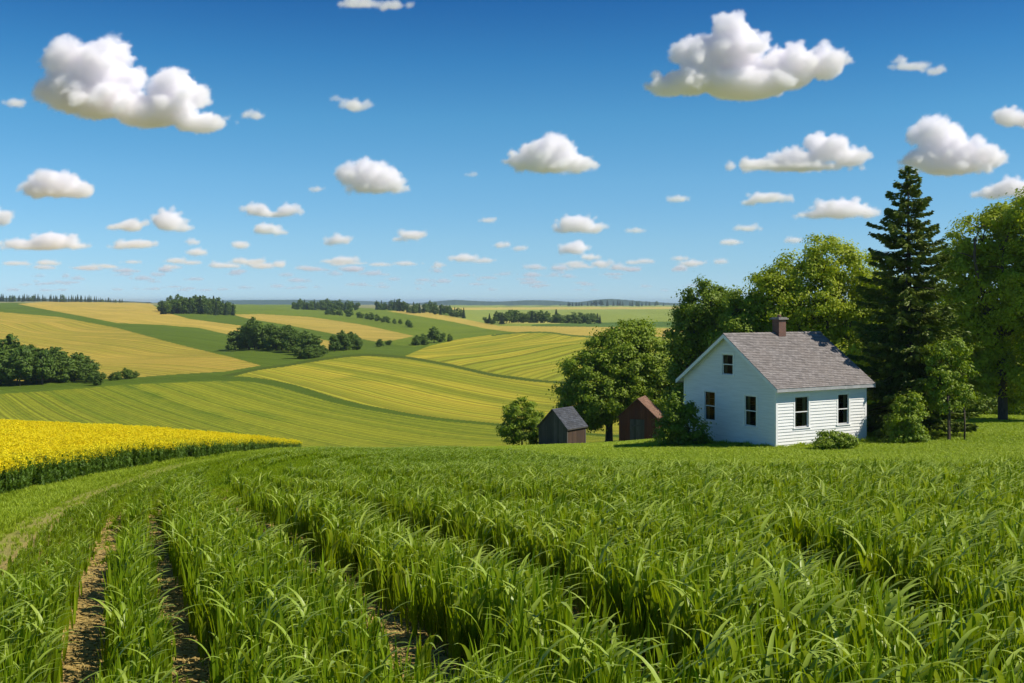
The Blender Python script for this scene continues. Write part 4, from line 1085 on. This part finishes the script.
def instancer(name, protos, mats, P, rot, scl, idx, label):
    """one object: points carrying instances of the plant meshes"""
    pc = bpy.data.collections.new(name + '_plants')
    for i, (me, ml) in enumerate(protos):
        o = bpy.data.objects.new('%s_plant_%02d' % (name, i), me)
        pc.objects.link(o)
    me = bpy.data.meshes.new(name); me.vertices.add(len(P)); me.vertices.foreach_set('co', np.asarray(P, np.float32).ravel())
    a = me.attributes.new('rot', 'FLOAT_VECTOR', 'POINT'); a.data.foreach_set('vector', np.asarray(rot, np.float32).ravel())
    a = me.attributes.new('scl', 'FLOAT_VECTOR', 'POINT'); a.data.foreach_set('vector', np.asarray(scl, np.float32).ravel())
    a = me.attributes.new('idx', 'INT', 'POINT'); a.data.foreach_set('value', np.asarray(idx, np.int32))
    o = bpy.data.objects.new(name, me); col.objects.link(o)
    ng = bpy.data.node_groups.new(name + '_spread', 'GeometryNodeTree')
    ng.interface.new_socket('Geometry', in_out='INPUT', socket_type='NodeSocketGeometry')
    ng.interface.new_socket('Geometry', in_out='OUTPUT', socket_type='NodeSocketGeometry')
    n, l = ng.nodes, ng.links
    gi, go = n.new('NodeGroupInput'), n.new('NodeGroupOutput')
    ci = n.new('GeometryNodeCollectionInfo'); ci.inputs['Collection'].default_value = pc
    ci.inputs['Separate Children'].default_value = True; ci.inputs['Reset Children'].default_value = True
    ip = n.new('GeometryNodeInstanceOnPoints'); ip.inputs['Pick Instance'].default_value = True
    def na(nm, t):
        x = n.new('GeometryNodeInputNamedAttribute'); x.data_type = t; x.inputs['Name'].default_value = nm; return x.outputs['Attribute']
    e2r = n.new('FunctionNodeEulerToRotation'); l.new(na('rot', 'FLOAT_VECTOR'), e2r.inputs[0])
    l.new(gi.outputs[0], ip.inputs['Points']); l.new(ci.outputs[0], ip.inputs['Instance']); l.new(na('idx', 'INT'), ip.inputs['Instance Index'])
    l.new(e2r.outputs[0], ip.inputs['Rotation']); l.new(na('scl', 'FLOAT_VECTOR'), ip.inputs['Scale']); l.new(ip.outputs[0], go.inputs[0])
    md = o.modifiers.new('spread', 'NODES'); md.node_group = ng
    tag(o, label, kind='stuff')
    return o

def scatter(n, x0, x1, y0, y1, poly, g, margin=90, ymax=76):
    X = g.uniform(x0, x1, n); Y = g.uniform(y0, y1, n)
    px = CX + F * X / Y; k = (px > -margin) & (px < 1024 + margin) & (Y < ymax); X, Y, px = X[k], Y[k], px[k]
    Z = land_z(X, Y); py = HY - Z * F / Y
    k = in_poly(px, py, poly); return X[k], Y[k], Z[k], px[k], py[k]

def build_crop():
    g = np.random.default_rng(3)
    protos = []
    for s in range(9):
        me = crop_plant(100 + s); protos.append((me, None))
    X, Y, Z, px, py = scatter(330000, -38, 38, 6.0, 76, CROP, g)
    # plants stand thick near the eye and thin out where they are too small to be told apart
    dens = np.interp(Y, [6, 15, 28, 45, 76], [1.0, 0.92, 0.55, 0.36, 0.30]); k = g.random(len(X)) < dens
    gap = np.full(len(X), 9.0)
    d = line_dist(X, Y, TRACK_A); k &= (d > 0.26 + 0.05 * g.normal(size=len(X))) | (Y > 46); edge = d.copy()
    d = line_dist(X, Y, TRACK_B); k &= (d > 0.25 + 0.05 * g.normal(size=len(X))) | (Y > 48); edge = np.minimum(edge, d)
    for f in FURROWS:
        d = line_dist(X, Y, f); w = np.interp(Y, [8, 20, 35, 46, 60], [0.44, 0.70, 0.66, 0.50, 0.34]); k &= d > w * (1 + .25 * g.normal(size=len(X))); edge = np.minimum(edge, d)
    d = line_dist(X, Y, VERGE_TRACK); k &= d > 0.3
    h = np.interp(Y, [8, 20, 32, 45, 70], [0.97, 0.96, 0.78, 0.40, 0.20]) * np.interp(px, [0, 300, 600, 1024], [0.80, 0.9, 1.0, 1.05])
    h *= 1 + 0.10 * np.sin(X * .8 + Y * .37) * np.sin(Y * .5 - X * .21) + 0.09 * g.normal(size=len(X))
    h *= np.clip(0.86 + 0.3 * np.clip(edge, 0, .5), 0, 1.0)
    h *= np.clip(line_dist(X, Y, VERGE_TRACK) / 2.2, 0.40, 1.0)
    h *= np.clip(line_dist(X, Y, TRACK_A) * 0 + 1, 0.5, 1.0)
    X, Y, Z, h = X[k], Y[k], Z[k], h[k]; n = len(X)
    rot = np.stack([g.normal(size=n) * .045, g.normal(size=n) * .045 + .02, g.normal(size=n) * 0.6], 1)
    wide = np.interp(Y, [8, 30, 45, 70], [1.0, 1.25, 2.0, 3.2]) * g.uniform(.85, 1.15, n)
    scl = np.stack([h * wide, h * wide, h], 1)
    print('crop plants', n)
    instancer('crop', protos, None, np.stack([X, Y, Z], 1), rot, scl, g.integers(0, len(protos), n), 'dense tall green crop with long arching leaves filling the foreground')
build_crop()

def build_verge():
    g = np.random.default_rng(4)
    protos = []
    for s in range(5):
        me = blade_plant(200 + s, 22, 0.10, 0.22, 0.006, 0.2, 3); me.materials.append(m_short)
        protos.append((me, None))
    poly = [(-120, 560), (0, 497), (45, 487), (90, 478), (130, 469), (180, 461), (240, 453), (310, 450), (330, 449.5), (262, 454.5), (212, 462.5), (162, 474), (125, 487), (88, 502), (62, 517), (45, 529), (25, 544), (5, 563), (-60, 612), (-120, 650)]
    X, Y, Z, px, py = scatter(260000, -40, -5, 12, 70, poly, g)
    k = g.random(len(X)) < 0.75
    for l, w, p in ((VERGE_TRACK, .42, .25), (VERGE_TRACK_2, .3, .6)):
        d = line_dist(X, Y, l); k &= (d > w) | (g.random(len(X)) < p)
    X, Y, Z = X[k], Y[k], Z[k]; n = len(X)
    s = .72 * g.uniform(.6, 1.2, n) * (1 + .3 * np.sin(X * 1.1) * np.sin(Y * .9)); s *= np.where(line_dist(X, Y, VERGE_TRACK) < .6, .5, 1)
    print('verge tufts', n)
    instancer('grass', protos, None, np.stack([X, Y, Z], 1), np.stack([g.normal(size=n) * .1, g.normal(size=n) * .1, g.uniform(0, 6.28, n)], 1), np.stack([s * 1.5, s * 1.5, s], 1), g.integers(0, 5, n), 'short grass between the flowering field and the crop')
    # lawn tufts, and taller weeds along the walls
    X = g.uniform(-6, 48, 300000); Y = g.uniform(42, 84, 300000); px = CX + F * X / Y; Z = land_z(X, Y); py = HY - Z * F / Y
    k = (px > 470) & (px < 1060) & ~in_poly(px, py, CROP)
    loc = np.stack([(X - HC.x) * HS.x + (Y - HC.y) * HS.y, (X - HC.x) * HG.x + (Y - HC.y) * HG.y], 1)
    inside = (loc[:, 0] > -.02) & (loc[:, 0] < LS + .02) & (loc[:, 1] > -.02) & (loc[:, 1] < LG + .02); k &= ~inside
    dw = np.maximum(np.maximum(-loc[:, 0], loc[:, 0] - LS), np.maximum(-loc[:, 1], loc[:, 1] - LG))
    dens = np.interp(Y, [42, 84], [.75, .3]); k &= (g.random(len(X)) < dens)
    X, Y, Z, dw = X[k], Y[k], Z[k], dw[k]; n = len(X)
    s = g.uniform(.35, .65, n); s = np.where((dw < .5) & (g.random(n) < .6), s * g.uniform(1.0, 2.0, n), s)
    print('lawn tufts', n)
    instancer('lawn_grass', protos, None, np.stack([X, Y, Z], 1), np.stack([g.normal(size=n) * .1, g.normal(size=n) * .1, g.uniform(0, 6.28, n)], 1), np.stack([s * 2.4, s * 2.4, s], 1), g.integers(0, 5, n), 'short bright lawn grass round the white house, with weeds along its walls')
build_verge()

def build_track_floor():
    g = np.random.default_rng(14)
    # straw and crumbs of soil lying in the wheel tracks
    m_straw = simple_mat('straw', (0.60, 0.46, 0.15), (0.42, 0.30, 0.09), 9.0, 0.9)
    m_clod = simple_mat('clod', (0.28, 0.19, 0.06), (0.42, 0.30, 0.09), 9.0, 0.95)
    protos = []
    for s_ in range(4):
        gg = np.random.default_rng(400 + s_); V, Q, mi = [], [], []
        for k in range(9):      # stalks
            a = gg.uniform(0, 6.28); L = gg.uniform(.05, .16); c = np.array((*gg.normal(size=2) * .09, gg.uniform(.006, .025))); d = np.array((math.cos(a), math.sin(a), gg.normal() * .12)) * L / 2; w = np.array((-math.sin(a), math.cos(a), 0)) * gg.uniform(.002, .004)
            b = len(V); V += [c - d - w, c + d - w, c + d + w, c - d + w]; Q.append((b, b + 1, b + 2, b + 3)); mi.append(0)
        for k in range(7):      # crumbs
            c = np.array((*gg.normal(size=2) * .10, .0)); r_ = gg.uniform(.010, .032)
            o8 = [c + np.array((x * r_ * gg.uniform(.6, 1.1), y * r_ * gg.uniform(.6, 1.1), z * r_ * gg.uniform(.7, 1.1))) for z in (-.4, 1) for x, y in ((-1, -1), (1, -1), (1, 1), (-1, 1))]
            b = len(V); V += o8
            for f in ((4, 5, 6, 7), (0, 1, 5, 4), (1, 2, 6, 5), (2, 3, 7, 6), (3, 0, 4, 7)): Q.append(tuple(b + i for i in f)); mi.append(1)
        me = np_mesh('litter', np.array(V), np.array(Q)); me.materials.append(m_straw); me.materials.append(m_clod); me.polygons.foreach_set('material_index', np.array(mi, np.int32)); me.update(); protos.append((me, None))
    X = g.uniform(-20, 12, 190000); Y = g.uniform(7.5, 36, 190000); d = np.minimum(line_dist(X, Y, TRACK_A), line_dist(X, Y, TRACK_B))
    for f in FURROWS[:2]: d = np.minimum(d, line_dist(X, Y, f) + .1)
    k = d < .50; X, Y = X[k], Y[k]; n = len(X); Z = land_z(X, Y)
    print('litter', n)
    s1 = g.uniform(.7, 1.5, n)
    instancer('straw_litter', protos, None, np.stack([X, Y, Z], 1), np.stack([np.zeros(n), np.zeros(n), g.uniform(0, 6.28, n)], 1), np.stack([s1] * 3, 1), g.integers(0, 4, n), 'straw and crumbs of soil lying in the wheel tracks')
    # low green growth closing the tracks and furrows farther away
    protos = []
    for s_ in range(4):
        me = blade_plant(220 + s_, 18, 0.10, 0.26, 0.009, 0.2, 3); me.materials.append(m_crop); protos.append((me, None))
    X, Y, Z, px, py = scatter(300000, -34, 20, 17, 72, CROP, g)
    d = np.minimum(line_dist(X, Y, TRACK_A), line_dist(X, Y, TRACK_B))
    for f in FURROWS: d = np.minimum(d, line_dist(X, Y, f))
    k = (d < .7) & (g.random(len(X)) < np.interp(Y, [17, 30], [.10, .8])); k &= (g.random(len(X)) < .8)
    X, Y, Z = X[k], Y[k], Z[k]; n = len(X); s1 = g.uniform(.35, .8, n) * np.interp(Y, [17, 30, 60], [.6, .8, .5])
    print('low growth', n)
    instancer('low_grass', protos, None, np.stack([X, Y, Z], 1), np.stack([g.normal(size=n) * .1, g.normal(size=n) * .1, g.uniform(0, 6.28, n)], 1), np.stack([s1 * 1.6, s1 * 1.6, s1], 1), g.integers(0, 4, n), 'low green growth in the furrows between the crop rows')
build_track_floor()

def build_canola():
    g = np.random.default_rng(6)
    protos = []
    for s in range(8):
        gg = np.random.default_rng(300 + s); V, Q, mi = [], [], []
        def addq(v, q, m):
            b = len(V); V.extend([tuple(x) for x in v]); Q.extend([tuple(b + i for i in f) for f in q]); mi.extend([m] * len(q))
        for k in range(9):
            bx, by = gg.normal(size=2) * .16; H_ = gg.uniform(.85, 1.2); lx, ly = gg.normal(size=2) * .10
            v, q = blade((bx, by, 0), gg.uniform(0, 6.28), H_, .02, .14, .006, 3); addq(v, q, 0)
            for j in range(9):
                z = gg.uniform(.08, .80) * H_; t = z / H_
                v, q = blade((bx + lx * t, by + ly * t, z), gg.uniform(0, 6.28), gg.uniform(.12, .24), gg.uniform(.4, 1.0), gg.uniform(1.2, 2.2), .030, 3); addq(v, q, 0)
            nf = 56 if s < 6 else 9
            tz = gg.uniform(-.15, .04, nf); rr = .09 * gg.uniform(.2, 1, nf); aa = gg.uniform(0, 6.28, nf)
            Pp = np.stack([bx + lx + rr * np.cos(aa), by + ly + rr * np.sin(aa), H_ + tz], 1)
            Nn = unit(gg.normal(size=(nf, 3)) + np.array((0, 0, .8)))
            L_ = leaf_quads(Pp, Nn, .037, gg, 1.05); b = len(V); V.extend([tuple(x) for x in L_]); Q.extend([tuple(b + 4 * i + c for c in range(4)) for i in range(nf)]); mi.extend([1] * nf)
        me = np_mesh('canola', np.array(V), np.array(Q)); me.materials.append(m_canola_green); me.materials.append(m_canola_flower)
        me.polygons.foreach_set('material_index', np.array(mi, np.int32)); me.update(); protos.append((me, None))
    X, Y, Z, px, py = scatter(60000, -62, -8, 22, 84, CANOLA, g, margin=160, ymax=84)
    k = g.random(len(X)) < .90
    X, Y, Z, py, px = X[k], Y[k], Z[k], py[k], px[k]; n = len(X)
    s = g.uniform(.9, 1.12, n) * np.interp(px, [0, 150, 250, 300], [1.08, .95, .66, .42])
    edge = line_dist(X, Y, ground_line([(-60, 514), (0, 499), (45, 488), (90, 479), (130, 470), (180, 462), (240, 454), (300, 450)]))
    ci = g.integers(0, 6, n); ci = np.where((edge < 1.5) & (g.random(n) < np.clip(1.25 - edge * .6, 0, .9)), g.integers(6, 8, n), ci)
    print('canola clumps', n)
    instancer('canola', protos, None, np.stack([X, Y, Z], 1), np.stack([g.normal(size=n) * .05, g.normal(size=n) * .05, g.uniform(0, 6.28, n)], 1), np.stack([s, s, s], 1), ci, 'bright yellow flowering field on green stems at the left')
build_canola()

# ------------------------------------------------------------------ clouds: real bodies of vapour at one height over the land
_vap = {}
def vapour(dens):
    """cloud vapour of a given density per metre"""
    k = float('%.1e' % dens)
    if k not in _vap:
        m, nd, lk, out = new_mat('cloud_vapour')
        pv = nd.new('ShaderNodeVolumePrincipled'); pv.inputs['Color'].default_value = (0.995, 0.987, 1.0, 1); pv.inputs['Density'].default_value = k
        lk.new(pv.outputs[0], out.inputs['Volume']); _vap[k] = m
    return _vap[k]
tx_big = bpy.data.textures.new('cloud_lumps', 'CLOUDS'); tx_big.noise_scale = 45; tx_big.noise_depth = 2; tx_big.noise_basis = 'ORIGINAL_PERLIN'
tx_fine = bpy.data.textures.new('cloud_fringe', 'CLOUDS'); tx_fine.noise_scale = 6; tx_fine.noise_depth = 2
tx_small = bpy.data.textures.new('cloud_curls', 'CLOUDS'); tx_small.noise_scale = 14; tx_small.noise_depth = 3
_ico = bmesh.new(); bmesh.ops.create_icosphere(_ico, subdivisions=2, radius=1.0)
ICO_V = np.array([v.co[:] for v in _ico.verts]); ICO_F = np.array([[v.index for v in f.verts] for f in _ico.faces]); _ico.free()
CLOUD_H = 560.0
def cloud(lobes, base_row, label, thin=False, seed=0, group=None, detail=1.0):
    """lobes: (column, row, half width px, half height px); the flat underside sits at base_row"""
    g = np.random.default_rng(seed)
    lobes = [(x, base_row - (base_row - y) * (1.0 if h > 11 else 1.12), w * (0.98 if h > 11 else 1.08), h * (.98 if h > 11 else 1.18)) for (x, y, w, h) in lobes]
    D = CLOUD_H * F / (HY - base_row); m = D / F            # metres per pixel at its distance
    balls = []
    for (x, y, w, h) in lobes:
        c = np.array(((x - CX) * m, 0.0, (HY - y) * m)); r = np.array((w * m, (w + h) * .55 * m, h * m))
        rm = min(w, h) * m
        balls.append((c, r * (0.78 if h > 11 else 0.60)))
        n = int((26 if h > 11 else 13 + 5 * w / h) * detail)
        for k in range(n):
            d = unit(g.normal(size=3))
            if d[2] < -0.25: d[2] *= -0.6
            if h > 11: s = rm * g.uniform(.20, .42); p = c + d * (r - s * .5) * g.uniform(.90, 1.06)
            else:
                s = rm * g.uniform(.35, .62); q = d * g.uniform(.3, 1.0); q[2] = abs(q[2]) * .8 - .15; p = c + q * (r - s * .4)
            balls.append((p, np.array((s * 1.15, s, s * .9))))
            for j in range(7 if detail >= 1 else 3):
                d2 = unit(d * .8 + g.normal(size=3) * .7); s2 = s * g.uniform(.22, .50)
                balls.append((p + d2 * s * .95, np.array((s2 * 1.2, s2, s2 * .85))))
    cen = np.array(((np.mean([l[0] for l in lobes]) - CX) * m, D, CLOUD_H))
    V, Fc = [], []; zb = CLOUD_H
    for i, (c, r) in enumerate(balls):
        v = ICO_V * r + c
        v[:, 2] = np.where(v[:, 2] < zb, zb + (v[:, 2] - zb) * 0.35, v[:, 2])
        V.append(v - np.array((cen[0], 0, zb))); Fc.append(ICO_F + len(ICO_V) * i)
    me = np_mesh('cloud_body', np.concatenate(V), np.concatenate(Fc), True)
    body = bpy.data.objects.new('cloud_body', me)           # the lumps the vapour is condensed from
    rmn = min(min(l[2], l[3]) for l in lobes) * m
    vox = max(m * (0.95 if detail >= 1 else 0.9), rmn / 26)
    rm_ = body.modifiers.new('body', 'REMESH'); rm_.mode = 'VOXEL'; rm_.voxel_size = vox
    vd = bpy.data.volumes.new('cloud'); o = bpy.data.objects.new('cloud', vd); col.objects.link(o)
    o.location = cen; body.location = cen; vd.materials.append(vapour((0.12 if thin else 0.20) / m))
    vd.render.step_size = vox * 1.6; vd.render.clipping = 0.0005
    mv = o.modifiers.new('vapour', 'MESH_TO_VOLUME'); mv.object = body; mv.resolution_mode = 'VOXEL_SIZE'; mv.voxel_size = vox
    mv.interior_band_width = max(vox * 2.6, min(rmn * .22, 4.5 * m)); mv.density = 1.0
    for t, st in ((tx_big, 44), (tx_small, 30), (tx_fine, 9)):
        d = o.modifiers.new('curl', 'VOLUME_DISPLACE'); d.texture = t; d.texture_map_mode = 'GLOBAL'; d.texture_mid_level = (.5, .5, .5); d.strength = st * min(1.0, rmn / 60)
    tag(o, label, 'cloud', group)
    return o
CLOUDS = [
 (137, [(92, 72, 46, 34), (70, 95, 32, 26), (100, 100, 50, 26), (150, 112, 48, 22), (180, 96, 28, 26), (200, 125, 32, 11), (110, 52, 18, 16)], 'large heart shaped white cloud at the upper left'),
 (107, [(735, 48, 34, 32), (702, 62, 30, 26), (690, 82, 40, 18), (745, 84, 62, 22), (790, 72, 34, 26), (825, 66, 26, 20), (670, 90, 26, 10)], 'largest white cloud, above the house'),
 (178, [(548, 154, 26, 24), (575, 164, 22, 13), (522, 162, 20, 12), (550, 168, 44, 9)], 'plump white cloud right of the middle of the sky'),
 (202, [(55, 184, 26, 17), (78, 190, 22, 12), (38, 190, 20, 12), (60, 194, 36, 7)], 'white cloud below the heart shaped one'),
 (198, [(368, 178, 28, 18), (392, 184, 16, 12), (348, 176, 14, 14), (375, 190, 32, 7)], 'plump white cloud left of the middle of the sky'),
 (175, [(825, 150, 22, 18), (795, 160, 30, 13), (760, 166, 34, 8), (850, 160, 22, 10), (800, 168, 60, 6)], 'long white cloud above the tall yellow green tree'),
 (180, [(935, 138, 26, 22), (958, 156, 36, 20), (990, 162, 18, 10), (920, 160, 22, 14), (950, 170, 48, 9)], 'tall white cloud above and behind the spruce top'),
 (132, [(1010, 118, 22, 12), (1030, 122, 20, 10)], 'white cloud cut by the right edge of the picture, upper one'),
 (206, [(1010, 188, 22, 12), (990, 196, 16, 8), (1030, 194, 20, 10)], 'white cloud at the right edge above the leaning tree'),
 (223, [(840, 211, 30, 11), (815, 216, 22, 6), (865, 214, 14, 8)], 'flat white cloud left of the spruce top'),
 (208, [(766, 199, 26, 8), (750, 203, 14, 5)], 'small flat cloud above the tall yellow green tree'),
 (237, [(577, 224, 24, 12), (592, 230, 18, 7), (562, 231, 16, 5)], 'flat based white cloud right of the middle'),
 (265, [(575, 250, 20, 9), (588, 258, 12, 5)], 'ragged cloud under the flat based one'),
 (266, [(465, 259, 20, 6), (478, 262, 10, 3)], 'small low cloud in the middle of the sky'),
 (219, [(258, 211, 20, 8), (288, 211, 18, 8), (272, 215, 34, 4)], 'long low cloud, upper of two left of the middle'),
 (237, [(267, 230, 20, 8), (280, 233, 12, 4)], 'small cloud right under the long low one'),
 (252, [(52, 241, 26, 12), (18, 245, 22, 8), (75, 247, 18, 5), (40, 248, 44, 4)], 'long flat based cloud at the left edge'),
 (229, [(2, 218, 13, 12)], 'small round cloud cut by the left edge of the picture'),
 (237, [(168, 221, 20, 14), (182, 229, 14, 7)], 'round cloud, right one of a touching pair on the left'),
 (236, [(130, 227, 20, 9), (114, 228, 12, 5)], 'flatter cloud, left one of a touching pair on the left'),
 (253, [(138, 245, 26, 7), (120, 248, 14, 4)], 'thin cloud right under the touching pair'),
 (259, [(195, 253, 14, 6), (192, 244, 8, 5)], 'small cloud lower right of the touching pair'),
 (252, [(242, 246, 13, 6)], 'tiny oval cloud left of the middle'),
 (247, [(337, 241, 15, 7), (328, 244, 9, 4)], 'small cloud under the plump cloud left of the middle'),
 (244, [(413, 236, 20, 7), (398, 240, 10, 4)], 'low cloud below the middle of the sky'),
 (252, [(501, 246, 11, 5), (519, 249, 11, 4)], 'tiny low cloud left of the flat based one'),
 (226, [(489, 221, 12, 4)], 'tiny cloud in the middle of the sky'),
 (205, [(678, 200, 14, 5)], 'tiny flat cloud under the largest cloud'),
 (235, [(636, 231, 14, 4)], 'tiny flat cloud right of the flat based one'),
 (249, [(730, 243, 18, 5)], 'small flat cloud low above the house, left one'),
 (234, [(748, 229, 16, 5)], 'small flat cloud low above the house, right one'),
 (265, [(720, 262, 12, 4)], 'tiny cloud just above the dark bushy tree'),
 (263, [(680, 259, 12, 4)], 'tiny cloud left of the dark bushy tree'),
 (246, [(795, 241, 10, 5)], 'tiny cloud beside the tall yellow green tree'),
]
THIN = [
 (12, [(360, 4, 30, 6), (392, 6, 20, 7)], 'ragged thin cloud cut by the top edge of the picture'),
 (119, [(355, 108, 18, 9), (338, 101, 9, 4)], 'ragged small cloud in the upper left middle'),
 (78, [(912, 68, 24, 6), (935, 72, 14, 6), (900, 62, 8, 6)], 'ragged thin cloud right of the largest cloud'),
 (112, [(14, 104, 12, 8)], 'ragged small cloud left of the heart shaped cloud'),
 (123, [(255, 116, 12, 7)], 'ragged small cloud right of the heart shaped cloud'),
 (196, [(315, 190, 12, 5)], 'ragged wisp left of the plump cloud'),
 (178, [(473, 175, 9, 4)], 'ragged wisp left of the plump cloud right of the middle'),
]
if CLOUDS_ON:
    for i, (b, l, lab) in enumerate(CLOUDS): cloud(l, b, lab, False, 500 + i, detail=1.0 if i < 10 else .6)
    for i, (b, l, lab) in enumerate(THIN): cloud(l, b, lab, True, 600 + i, detail=.6)
    g = np.random.default_rng(77); n = 0
    while n < 125:
        r = g.uniform(263, 292); x = g.uniform(-10, 700); w = np.interp(r, [263, 292], [11, 6]) * g.uniform(.7, 2.2); h = np.interp(r, [263, 292], [5.0, 2.6]) * g.uniform(.7, 1.3)
        cloud([(x, r - h * .5, w, h), (x + w * g.uniform(-.8, .8), r - h * .3, w * .7, h * .6)], r, 'tiny flat cloud far off, low over the horizon', r > 274, 700 + n, 'tiny clouds low over the horizon', .3); n += 1

# ------------------------------------------------------------------ the air itself
if HAZE_ON:
    m_air, nd, lk, out = new_mat('air')
    pv = nd.new('ShaderNodeVolumePrincipled'); pv.inputs['Color'].default_value = (0.60, 0.78, 1.0, 1); pv.inputs['Density'].default_value = HAZE_D; pv.inputs['Anisotropy'].default_value = 0.2
    lk.new(pv.outputs[0], out.inputs['Volume'])
    mb = MB(); mb.box((-23500, -23500, -47), (47000, 0, 0), (0, 47000, 0), (0, 0, 47 + 22))
    o = mb.build('haze', m_air); tag(o, 'thin blue summer haze over the distance', kind='stuff')
